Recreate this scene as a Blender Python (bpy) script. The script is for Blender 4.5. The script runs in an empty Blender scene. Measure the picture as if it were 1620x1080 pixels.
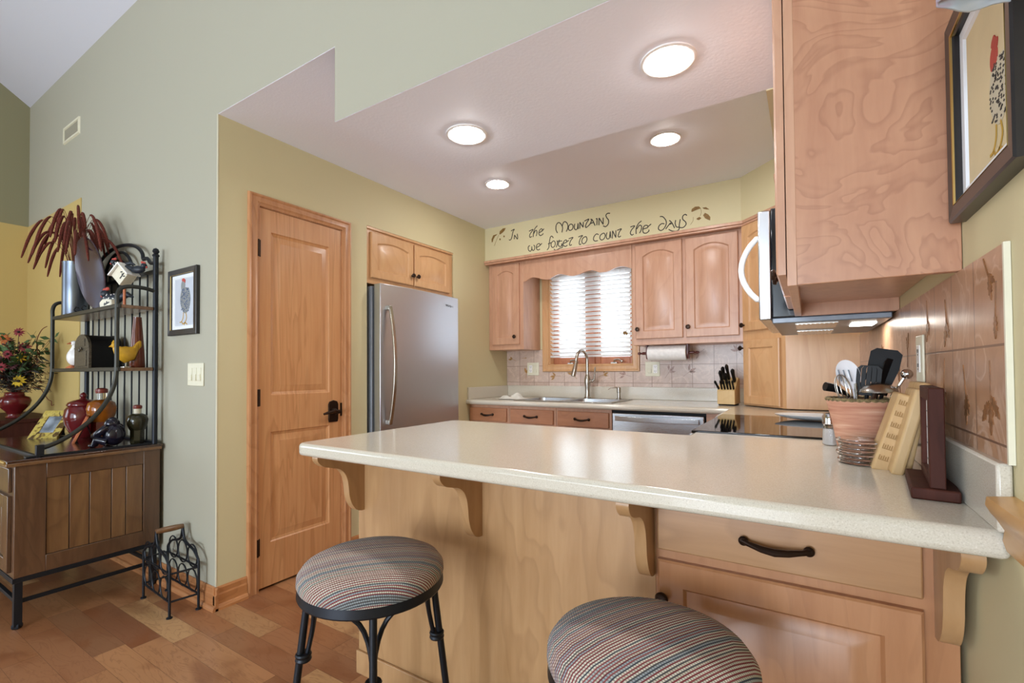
import bpy, bmesh, math, random
from mathutils import Vector, Matrix
PI=math.pi
S=bpy.context.scene
C=S.collection
R_=random.Random(7)
# ---------------------------------------------------------------- camera, world, light, exposure
cam=bpy.data.cameras.new('camera'); co=bpy.data.objects.new('camera',cam); C.objects.link(co); S.camera=co
cam.sensor_width=36.0; cam.lens=743.85/1620*36; cam.shift_y=32.5/1620; cam.clip_start=.02
yaw,pit,rol=0.56071,0.01793,-0.006714
fw=Vector((-math.sin(yaw)*math.cos(pit),math.cos(yaw)*math.cos(pit),math.sin(pit)))
rt=Vector((math.cos(yaw),math.sin(yaw),0)); up=rt.cross(fw)
r2=math.cos(rol)*rt+math.sin(rol)*up; u2=-math.sin(rol)*rt+math.cos(rol)*up
co.matrix_world=Matrix(((r2.x,u2.x,-fw.x,0),(r2.y,u2.y,-fw.y,0),(r2.z,u2.z,-fw.z,1.1534),(0,0,0,1)))
S.view_settings.view_transform='Standard'; S.view_settings.look='None'; S.view_settings.gamma=1
S.view_settings.use_curve_mapping=False; S.view_settings.exposure=0.16
w=bpy.data.worlds.new('sky'); S.world=w; w.use_nodes=True
bg=w.node_tree.nodes['Background']; bg.inputs[0].default_value=(.76,.88,1,1); bg.inputs[1].default_value=4.6
def area(name,loc,size,power,col,rot,sy=None):
    l=bpy.data.lights.new(name,'AREA'); l.energy=power; l.color=col; l.size=size
    if sy: l.shape='RECTANGLE'; l.size_y=sy
    o=bpy.data.objects.new(name,l); C.objects.link(o); o.location=loc; o.rotation_euler=rot; return o
# daylight entering through the patio windows behind the camera and the left living-room window; the sky shines through the kitchen window
area('daylight_rear',(-.95,-4.45,1.05),1.5,150,(.78,.88,1),(PI/2+.30,0,0),1.6)
area('daylight_left',(-5.5,-1.9,1.5),1.8,6,(.80,.90,1),(0,-PI/2,0),1.6)
# ---------------------------------------------------------------- node helpers
def srgb(h):
    h=h.lstrip('#'); c=[int(h[i:i+2],16)/255 for i in (0,2,4)]
    return tuple(x/12.92 if x<=.04045 else ((x+.055)/1.055)**2.4 for x in c)+(1,)
class N:
    def __init__(s,name):
        s.m=bpy.data.materials.new(name); s.m.use_nodes=True; s.t=s.m.node_tree; s.b=s.t.nodes['Principled BSDF']
    def n(s,t,**k):
        o=s.t.nodes.new(t)
        for a,b in k.items():
            if a.startswith('i_'): o.inputs[int(a[2:])].default_value=b
            else: setattr(o,a,b)
        return o
    def l(s,a,b): s.t.links.new(a,b)
    def math(s,op,a,b=None,c=None):
        o=s.n('ShaderNodeMath',operation=op)
        for i,x in enumerate((a,b,c)):
            if x is None: continue
            if isinstance(x,(int,float)): o.inputs[i].default_value=x
            else: s.l(x,o.inputs[i])
        return o.outputs[0]
    def mix(s,f,a,b,bl='MIX'):
        o=s.n('ShaderNodeMix',data_type='RGBA',blend_type=bl)
        for i,x in ((0,f),(6,a),(7,b)):
            if isinstance(x,(int,float)): o.inputs[i].default_value=x
            elif isinstance(x,tuple): o.inputs[i].default_value=x
            else: s.l(x,o.inputs[i])
        return o.outputs[2]
    def coord(s,scale=(1,1,1),rnd=False,src='Object'):
        tc=s.n('ShaderNodeTexCoord'); v=tc.outputs[src]
        if rnd:
            oi=s.n('ShaderNodeObjectInfo'); a=s.n('ShaderNodeVectorMath',operation='MULTIPLY_ADD')
            a.inputs[0].default_value=(7,5,9); s.l(oi.outputs['Random'],a.inputs[1]); s.l(v,a.inputs[2]); v=a.outputs[0]
        mp=s.n('ShaderNodeMapping'); mp.inputs['Scale'].default_value=scale; s.l(v,mp.inputs[0]); return mp.outputs[0]
    def noise(s,v,scale,detail=3,dist=0,rough=.5):
        o=s.n('ShaderNodeTexNoise'); o.inputs['Scale'].default_value=scale; o.inputs['Detail'].default_value=detail
        o.inputs['Distortion'].default_value=dist; o.inputs['Roughness'].default_value=rough; s.l(v,o.inputs['Vector']); return o.outputs['Fac']
    def ramp(s,f,stops):
        o=s.n('ShaderNodeValToRGB'); e=o.color_ramp.elements
        while len(e)<len(stops): e.new(.5)
        for k,(p,c) in zip(e,stops): k.position=p; k.color=c if isinstance(c,tuple) else srgb(c)
        s.l(f,o.inputs[0]); return o.outputs[0]
    def bump(s,h,st=.2,d=.002):
        o=s.n('ShaderNodeBump'); o.inputs['Strength'].default_value=st; o.inputs['Distance'].default_value=d
        s.l(h,o.inputs['Height']); s.l(o.outputs[0],s.b.inputs['Normal'])
    def base(s,c):
        if isinstance(c,tuple): s.b.inputs['Base Color'].default_value=c
        else: s.l(c,s.b.inputs['Base Color'])
    def set(s,**k):
        for a,b in k.items(): s.b.inputs[a.replace('_',' ')].default_value=b
def plain(name,hexc,rough=.5,metal=0,var=.06,bump=0,sc=40,spec=.5,coat=0):
    """a simple surface with slight procedural mottling"""
    k=N(name); v=k.coord((1,1,1)); f=k.noise(v,sc,3)
    c=srgb(hexc); d=tuple(x*(1-var*2) for x in c[:3])+(1,)
    k.base(k.ramp(f,[(.3,d),(.7,c)])); k.set(Roughness=rough,Metallic=metal,Coat_Weight=coat); k.b.inputs['Specular IOR Level'].default_value=spec
    if bump: k.bump(f,bump)
    return k.m
def wood(name,c1,c2,dark,axis='z',rough=.35,figure=.5,fs=1.6,grain=18,coat=.15,spec=.5):
    k=N(name); s={'z':(6,6,.6),'x':(.6,6,6),'y':(6,.6,6),'i':(5,5,.8),'zz':(9,9,.35),'yy':(9,.35,9)}[axis]; s2={'z':(1.6,1.6,.55),'x':(.55,1.6,1.6),'y':(1.6,.55,1.6),'i':(1.9,1.9,2.3),'zz':(3.2,3.2,.20),'yy':(3.2,.2,3.2)}[axis]
    v=k.coord(s,True); a=k.noise(v,grain/4,5,.4,.6)
    col=k.ramp(a,[(.3,c2),(.72,c1)])
    v2=k.coord(s2,True); b=k.noise(v2,fs,3,.9); fr=k.math('FRACT',k.math('MULTIPLY',b,11.0))
    line=k.ramp(fr,[(0,(0,0,0,1)),(.6,(0.2,0.2,0.2,1)),(.9,(1,1,1,1)),(1,(0,0,0,1))])
    f2=k.n('ShaderNodeMath',operation='MULTIPLY'); k.l(line,f2.inputs[0]); f2.inputs[1].default_value=figure
    col=k.mix(f2.outputs[0],col,srgb(dark))
    big=k.noise(k.coord((1,1,1),True),2.2,2); col=k.mix(k.math('MULTIPLY',big,.25),col,srgb(dark))
    k.base(col); k.set(Roughness=rough,Coat_Weight=coat,Coat_Roughness=.25); k.bump(a,.05,.001); k.b.inputs['Specular IOR Level'].default_value=spec; return k.m
def metal(name,hexc,rough=.3,brush=None,met=1.0):
    k=N(name); k.base(srgb(hexc)); k.set(Metallic=met,Roughness=rough)
    if brush:
        a=k.noise(k.coord(brush),60,2); k.l(k.math('MULTIPLY_ADD',a,.16,rough-.08),k.b.inputs['Roughness']); k.bump(a,.04,.0005)
    return k.m
def glass(name,hexc='#ffffff',rough=0,ior=1.45):
    k=N(name); k.base(srgb(hexc)); k.set(Roughness=rough,IOR=ior); k.b.inputs['Transmission Weight'].default_value=1; return k.m
def emit(name,col,st):
    k=N(name); k.base(col); k.b.inputs['Emission Color'].default_value=col; k.b.inputs['Emission Strength'].default_value=st; return k.m
M={}
def paint(name,h,tex=.08):
    k=N(name); f=k.noise(k.coord(),90,3); g=k.noise(k.coord(),.8,2); c=srgb(h)
    k.base(k.mix(k.math('MULTIPLY',g,.2),c,tuple(x*.86 for x in c[:3])+(1,))); k.set(Roughness=.62); k.bump(f,tex,.002); return k.m
M['kpaint']=paint('olive kitchen paint','#d3c89f')
M['gpaint']=paint('sage grey wall paint','#adaa99')
M['ypaint']=paint('tan yellow wall paint','#c4ab6c')
M['opaint']=paint('dark olive wall paint','#8b8668')
M['vault']=paint('dimmed white vault paint','#cfd0da')  # kitchen ceiling white greyed down; the vault's dimmer light is in the colour
M['ceil']=paint('white textured ceiling paint','#f1f3fe',.35)
M['maple']=wood('pinkish maple','#d2a587','#c29275','#a37157',figure=.18)
M['maple_fig']=wood('figured maple side','#cb9978','#b98567','#8a5741','i',figure=.34,fs=2.4)
M['maple_warm']=wood('honey maple','#dbb082','#cf9f70','#b07c4e',figure=.2)
M['maple_pan']=wood('light maple panel','#c29a6e','#b0875b','#8c6541',figure=.28,fs=1.1)
M['maple_h']=wood('maple drawer front','#bd9166','#aa7e55','#855c38','x',figure=.3)
M['maple_red']=wood('reddish maple door','#be8a61','#ac774f','#885534',figure=.2)
M['pine']=wood('golden pine','#d8a473','#cb9060','#a16a3c','zz',figure=.40,fs=1.5,grain=24)
M['pine_h']=wood('golden pine horizontal','#d99d66','#c8874f','#a8682f','y',figure=.4,fs=1.5,grain=24)
M['trim']=wood('pine trim','#cf9461','#bb7d4c','#965c31','y',figure=.3,grain=24)
M['trimx']=wood('pine trim across','#c58a5b','#ab7147','#84502c','x',figure=.3,grain=24)
M['trimz']=wood('pine trim upright','#cf9a70','#bd8558','#965c31','z',figure=.3,grain=24)
M['hutch']=wood('dark cherry hutch wood','#6e4f37','#573b28','#2b1b12',rough=.3,figure=.25,coat=.4)
M['hutch_lt']=wood('brown plank hutch wood','#86633f','#6c4a30','#3a2416',rough=.3,figure=.25,coat=.4)
M['hutch_top']=wood('dark glossy hutch top','#4c2f1f','#3a2216','#20120b','x',rough=.15,figure=.2,coat=.6)
M['walnut']=wood('dark walnut','#542d23','#3f2018','#21110c',rough=.6,figure=.3,coat=0,spec=.15)
M['bookwood']=wood('pale carved wood','#d9b988','#c9a470','#a8824f',rough=.55,figure=.2)
M['block']=wood('pale beech','#e2c58f','#d6b478','#b98f55',rough=.4,figure=.15)
M['iron']=metal('black iron','#2a2d33',.45,met=.7)
M['ironol']=metal('dark bronze iron','#3a3a36',.4,met=.6)
M['bronze']=metal('oil rubbed bronze','#35271f',.35,met=.8)
M['steel']=metal('brushed stainless steel','#c6cad1',.36,(40,40,.4))
M['steelx']=metal('brushed stainless steel sideways','#c2c6cc',.28,(.4,40,40))
M['satin']=metal('satin nickel','#b8b4ac',.25)
M['chrome']=metal('polished chrome','#d8dade',.08)
M['greymetal']=plain('grey enamel','#7d838c',.35,.3)
M['white']=plain('white plastic','#f2f0ee',.3,var=.01)
M['ivory']=plain('ivory plastic','#e3dfc8',.4,var=.02)
M['black']=plain('black plastic','#0d0d0f',.5,spec=.25)
M['oak']=wood('golden oak rail','#d8aa6c','#c59556','#9c6c35','y',figure=.3,grain=24)
M['blackg']=plain('gloss black','#0e1118',.12)
M['dark']=plain('dark gap','#100d0b',.8)
M['paper']=plain('white paper','#f1efec',.8,bump=.1)
M['cloth']=plain('white dish cloth','#e4e0d6',.9,bump=.4)
M['glass']=glass('clear glass')
k=N('white translucent blind slat'); k.base(srgb('#f6f4f0')); k.set(Roughness=.45); tr=k.n('ShaderNodeBsdfTranslucent'); tr.inputs[0].default_value=(.95,.95,.95,1); mx=k.n('ShaderNodeMixShader'); mx.inputs[0].default_value=.45
k.l(k.b.outputs[0],mx.inputs[1]); k.l(tr.outputs[0],mx.inputs[2]); k.l(mx.outputs[0],k.t.nodes['Material Output'].inputs[0]); M['slat']=k.m
k=N('thin glass pane'); k.base((1,1,1,1)); k.set(Roughness=0,Alpha=.12); M['pane']=k.m
# counter
k=N('speckled beige solid surface'); v=k.coord(); a=k.noise(v,420,2); b=k.noise(v,2.5,2)
c=k.ramp(a,[(.28,'#b8af9f'),(.40,'#cdc6b7'),(.62,'#d3ccbe'),(.74,'#e0dbd0')]); c=k.mix(k.math('MULTIPLY',b,.2),c,srgb('#cbc2ae'))
k.base(c); k.set(Roughness=.17,Coat_Weight=.25,Coat_Roughness=.08); M['counter']=k.m
# floor planks
k=N('hickory plank floor'); tc=k.n('ShaderNodeTexCoord'); sp=k.n('ShaderNodeSeparateXYZ'); k.l(tc.outputs['Object'],sp.inputs[0])
PW,PL=.1085,.58
ry=k.math('DIVIDE',k.math('ADD',sp.outputs[1],10.0-.634+PW*0),PW); row=k.math('FLOOR',ry)
wn=k.n('ShaderNodeTexWhiteNoise',noise_dimensions='1D'); k.l(row,wn.inputs['W'])
ux=k.math('ADD',k.math('DIVIDE',k.math('ADD',sp.outputs[0],20.0),PL),wn.outputs['Value']); col=k.math('FLOOR',ux)
w2=k.n('ShaderNodeTexWhiteNoise',noise_dimensions='2D'); cb=k.n('ShaderNodeCombineXYZ'); k.l(row,cb.inputs[0]); k.l(col,cb.inputs[1]); k.l(cb.outputs[0],w2.inputs['Vector'])
base=k.ramp(w2.outputs['Value'],[(0,'#8a5c40'),(.22,'#a67450'),(.45,'#b5835a'),(.65,'#9a6744'),(.82,'#c49a6c'),(1,'#7f5139')])
off=k.n('ShaderNodeVectorMath',operation='MULTIPLY_ADD'); k.l(w2.outputs['Color'],off.inputs[0]); off.inputs[1].default_value=(13,17,9); k.l(tc.outputs['Object'],off.inputs[2])
mp=k.n('ShaderNodeMapping'); mp.inputs['Scale'].default_value=(1.2,5,1); k.l(off.outputs[0],mp.inputs[0])
g=k.noise(mp.outputs[0],2.6,4,1.4); ln=k.ramp(k.math('FRACT',k.math('MULTIPLY',g,7.0)),[(0,(0,0,0,1)),(.7,(.1,.1,.1,1)),(.92,(1,1,1,1)),(1,(0,0,0,1))])
cc=k.mix(k.math('MULTIPLY',ln,.38),base,srgb('#7a4a2e')); mp2=k.n('ShaderNodeMapping'); mp2.inputs['Scale'].default_value=(2,3,1); k.l(off.outputs[0],mp2.inputs[0])
hw=k.ramp(k.noise(mp2.outputs[0],1.5,3,.6),[(.50,(0,0,0,1)),(.66,(1,1,1,1))]); cc=k.mix(k.math('MULTIPLY',hw,.7),cc,srgb('#86502f'))
fy=k.math('FRACT',ry); fx=k.math('FRACT',ux)
gap=k.math('MAXIMUM',k.math('LESS_THAN',fy,.016),k.math('LESS_THAN',fx,.005))
cc=k.mix(k.math('MULTIPLY',gap,.55),cc,srgb('#4a2c1b')); k.base(cc); k.set(Roughness=.32,Coat_Weight=.15); M['floor']=k.m
# tile
def tile(name,u,u0,v0,size,c1,c2,grout):
    k=N(name); tc=k.n('ShaderNodeTexCoord'); sp=k.n('ShaderNodeSeparateXYZ'); k.l(tc.outputs['Object'],sp.inputs[0])
    a=k.math('DIVIDE',k.math('SUBTRACT',sp.outputs[u],u0-10*size),size); b=k.math('DIVIDE',k.math('SUBTRACT',sp.outputs[2],v0-10*.15),.15)
    ea=k.math('PINGPONG',a,.5); eb=k.math('PINGPONG',b,.5)
    fa=k.math('FRACT',a); fb=k.math('FRACT',b)
    d=k.math('MINIMUM',k.math('MINIMUM',fa,k.math('SUBTRACT',1.0,fa)),k.math('MINIMUM',fb,k.math('SUBTRACT',1.0,fb)))
    gm=k.math('LESS_THAN',d,.013)
    cb=k.n('ShaderNodeCombineXYZ'); k.l(k.math('FLOOR',a),cb.inputs[0]); k.l(k.math('FLOOR',b),cb.inputs[1])
    wn=k.n('ShaderNodeTexWhiteNoise',noise_dimensions='2D'); k.l(cb.outputs[0],wn.inputs['Vector'])
    n1=k.noise(k.coord(),14,5,.8,.65); f=k.math('MULTIPLY_ADD',wn.outputs['Value'],.3,k.math('MULTIPLY',n1,.8))
    c=k.ramp(f,[(.25,c2),(.75,c1)]); vein=k.ramp(k.noise(k.coord(),5,4,1.5),[(.47,(0,0,0,1)),(.5,(1,1,1,1)),(.53,(0,0,0,1))])
    c=k.mix(k.math('MULTIPLY',vein,.35),c,srgb('#ead3c2')); c=k.mix(gm,c,srgb(grout)); k.base(c); k.set(Roughness=.28); k.bump(k.math('MULTIPLY_ADD',n1,.4,k.math('SUBTRACT',1.0,gm)),.35,.002); return k.m
M['tileb']=tile('pinkish stone tile',0,-2.312,1.043,.156,'#d0bbae','#b89d8d','#957c6c')
M['tiler']=tile('brown stone tile',1,.963,1.037,.147,'#bf9575','#a17757','#7d5c48')
# woven stool fabric
k=N('woven striped chenille'); tc=k.n('ShaderNodeAttribute',attribute_name='weave'); sp=k.n('ShaderNodeSeparateXYZ'); k.l(tc.outputs['Vector'],sp.inputs[0])
yy=k.math('MULTIPLY',sp.outputs[1],150.0); row=k.math('FLOOR',yy); fr_=k.math('FRACT',yy)
wn=k.n('ShaderNodeTexWhiteNoise',noise_dimensions='1D'); k.l(row,wn.inputs['W'])
lt=k.ramp(wn.outputs['Value'],[(0,'#d9d3c2'),(.3,'#aeb4b2'),(.55,'#c9c3b0'),(.8,'#98a3a8')]); dkc=k.ramp(wn.outputs['Value'],[(0,'#7c3338'),(.25,'#3c444f'),(.45,'#8a4547'),(.7,'#4c4a4c'),(.88,'#6d2c33')])
for n_ in k.t.nodes:
    if n_.type=='VALTORGB': n_.color_ramp.interpolation='CONSTANT'
xx=k.math('MULTIPLY_ADD',sp.outputs[0],1150.0,k.math('MULTIPLY',row,1.9)); bead=k.math('MULTIPLY_ADD',k.math('SINE',xx),.5,.5)
isd=k.math('GREATER_THAN',fr_,.58)
gapd=k.math('MULTIPLY',k.math('SUBTRACT',1.0,bead),.55); ltc=k.mix(gapd,lt,srgb('#5d5a58')); c=k.mix(isd,ltc,dkc)
ed=k.math('LESS_THAN',k.math('PINGPONG',k.math('ADD',fr_,-.58),.5),.05); c=k.mix(k.math('MULTIPLY',ed,.6),c,srgb('#2c2728'))
h=k.math('MULTIPLY',bead,k.math('SUBTRACT',1.0,k.math('MULTIPLY',isd,.7))); k.base(c); k.set(Roughness=.95); k.bump(h,.6,.002); M['fabric']=k.m
# ---------------------------------------------------------------- mesh helper
class G:
    def __init__(s): s.v=[];s.f=[];s.mi=[];s.cur=0;s.T=None
    def a(s,vs,fs):
        o=len(s.v)
        if s.T is not None: vs=[tuple(s.T@Vector(p)) for p in vs]
        s.v+= [tuple(p) for p in vs]; s.f+=[tuple(i+o for i in f) for f in fs]; s.mi+=[s.cur]*len(fs); return s
    def box(s,x0,x1,y0,y1,z0,z1):
        return s.a([(x,y,z) for x in (x0,x1) for y in (y0,y1) for z in (z0,z1)],[(0,1,3,2),(4,6,7,5),(0,4,5,1),(2,3,7,6),(0,2,6,4),(1,5,7,3)])
    def loops(s,L,c0=True,c1=True,closed=True,wrap=False):
        n=len(L[0]); vs=[p for l in L for p in l]; fs=[]; m=len(L)
        for i in range(m if wrap else m-1):
            for j in range(n if closed else n-1):
                a=i*n+j;b=i*n+(j+1)%n;c=((i+1)%m)*n+(j+1)%n;d=((i+1)%m)*n+j; fs.append((a,b,c,d))
        if c0 and not wrap: fs.append(tuple(range(n))[::-1])
        if c1 and not wrap: fs.append(tuple((m-1)*n+j for j in range(n)))
        return s.a(vs,fs)
    def lathe(s,prof,c=(0,0,0),n=24,axis='z',sx=1,sy=1,c0=True,c1=True):
        L=[]
        for r,z in prof:
            l=[]
            for k in range(n):
                t=2*PI*k/n; x,y=r*math.cos(t)*sx,r*math.sin(t)*sy
                p={'z':(x,y,z),'x':(z,x,y),'y':(x,-z,y)}[axis]; l.append((c[0]+p[0],c[1]+p[1],c[2]+p[2]))
            L.append(l)
        return s.loops(L,c0,c1)
    def cyl(s,p,q,r,n=12,r1=None): return s.tube([p,q],[r,r if r1 is None else r1],n)
    def tube(s,pts,r,n=8,closed=False,flat=None):
        pts=[Vector(p) for p in pts]; m=len(pts); rs=r if isinstance(r,(list,tuple)) else [r]*m
        L=[]; prev=None
        for i,p in enumerate(pts):
            if closed: t=pts[(i+1)%m]-pts[i-1]
            else: t=pts[min(i+1,m-1)]-pts[max(i-1,0)]
            if t.length<1e-9: t=Vector((0,0,1))
            t.normalize()
            if prev is None:
                u=Vector((0,0,1)) if abs(t.z)<.9 else Vector((1,0,0))
            else: u=prev
            u=(u-t*u.dot(t)); u.normalize(); prev=u; w_=t.cross(u)
            f0,f1=(1,1) if flat is None else flat
            L.append([p+(u*math.cos(2*PI*k/n)*f0+w_*math.sin(2*PI*k/n)*f1)*rs[i] for k in range(n)])
        return s.loops(L,wrap=closed)
    def prism(s,poly,axis,a,b):
        def P(q,t): return {'x':(t,q[0],q[1]),'y':(q[0],t,q[1]),'z':(q[0],q[1],t)}[axis]
        return s.loops([[P(q,a) for q in poly],[P(q,b) for q in poly]])
    def ball(s,c,rx,ry=None,rz=None,n=14,m=8):
        ry=rx if ry is None else ry; rz=rx if rz is None else rz
        return s.a(*ballmesh(c,rx,ry,rz,n,m))
    def ribbon(s,pts,wd,axis='y',at=0.0,th=.0012,sgn=-1):
        """a flat painted stroke in the plane axis=at; pts are 2d"""
        P=smooth2(pts); L=[]
        for i,p in enumerate(P):
            q0=P[max(i-1,0)];q1=P[min(i+1,len(P)-1)]; dx,dy=q1[0]-q0[0],q1[1]-q0[1]; d=math.hypot(dx,dy) or 1
            nx,ny=-dy/d*wd/2,dx/d*wd/2; l=[]
            for (a,b,t) in ((p[0]+nx,p[1]+ny,at),(p[0]-nx,p[1]-ny,at),(p[0]-nx,p[1]-ny,at+sgn*th),(p[0]+nx,p[1]+ny,at+sgn*th)):
                l.append({'y':(a,t,b),'x':(t,a,b)}[axis])
            L.append(l)
        return s.loops(L)
    def build(s,name,mat,parent=None,bevel=0,smooth=35,seg=2,sub=0):
        me=bpy.data.meshes.new(name); me.from_pydata(s.v,[],s.f); 
        ms=mat if isinstance(mat,(list,tuple)) else [mat]
        for m_ in ms: me.materials.append(M[m_] if isinstance(m_,str) else m_)
        if len(ms)>1: me.polygons.foreach_set('material_index',s.mi)
        bm=bmesh.new(); bm.from_mesh(me); bmesh.ops.recalc_face_normals(bm,faces=bm.faces); bm.to_mesh(me); bm.free()
        o=bpy.data.objects.new(name,me); C.objects.link(o)
        if smooth: me.shade_smooth(); me.set_sharp_from_angle(angle=math.radians(smooth))
        if parent is not None: o.parent=parent
        if bevel:
            b=o.modifiers.new('bevel','BEVEL'); b.width=bevel; b.segments=seg; b.limit_method='ANGLE'; b.angle_limit=.7; b.harden_normals=False
        if sub: d=o.modifiers.new('sub','SUBSURF'); d.levels=sub; d.render_levels=sub
        return o
def ballmesh(c,rx,ry,rz,n,m):
    vs=[(c[0],c[1],c[2]-rz)];fs=[]
    for i in range(1,m):
        t=-PI/2+PI*i/m
        for k in range(n): vs.append((c[0]+rx*math.cos(t)*math.cos(2*PI*k/n),c[1]+ry*math.cos(t)*math.sin(2*PI*k/n),c[2]+rz*math.sin(t)))
    vs.append((c[0],c[1],c[2]+rz)); T=len(vs)-1
    for k in range(n): fs.append((0,1+(k+1)%n,1+k))
    for i in range(m-2):
        for k in range(n): a=1+i*n+k;b=1+i*n+(k+1)%n; fs.append((a,b,b+n,a+n))
    for k in range(n): fs.append((T,1+(m-2)*n+k,1+(m-2)*n+(k+1)%n))
    return vs,fs
def smooth2(pts,st=5):
    if len(pts)<3: return list(pts)
    out=[]; n=len(pts)
    for i in range(n-1):
        p0=pts[max(i-1,0)];p1=pts[i];p2=pts[i+1];p3=pts[min(i+2,n-1)]
        for k in range(st):
            t=k/st; out.append(tuple(.5*((2*b)+(-a+c)*t+(2*a-5*b+4*c-d)*t*t+(-a+3*b-3*c+d)*t**3) for a,b,c,d in zip(p0,p1,p2,p3)))
    out.append(tuple(pts[-1])); return out
def tag(o,label=None,cat=None,group=None,kind=None):
    if label: o['label']=label
    if cat: o['category']=cat
    if group: o['group']=group
    if kind: o['kind']=kind
    return o
def thing(name,label,cat,loc=(0,0,0),rz=0,group=None):
    o=bpy.data.objects.new(name,None); C.objects.link(o); o.location=loc; o.rotation_euler=(0,0,rz); o.empty_display_size=.1
    return tag(o,label,cat,group)
def struct(o): o['kind']='structure'; return o
def dup(o,parent=None):
    c=o.copy(); C.objects.link(c)
    if parent is not None: c.parent=parent
    for ch in list(o.children): dup(ch,c)
    return c
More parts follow.
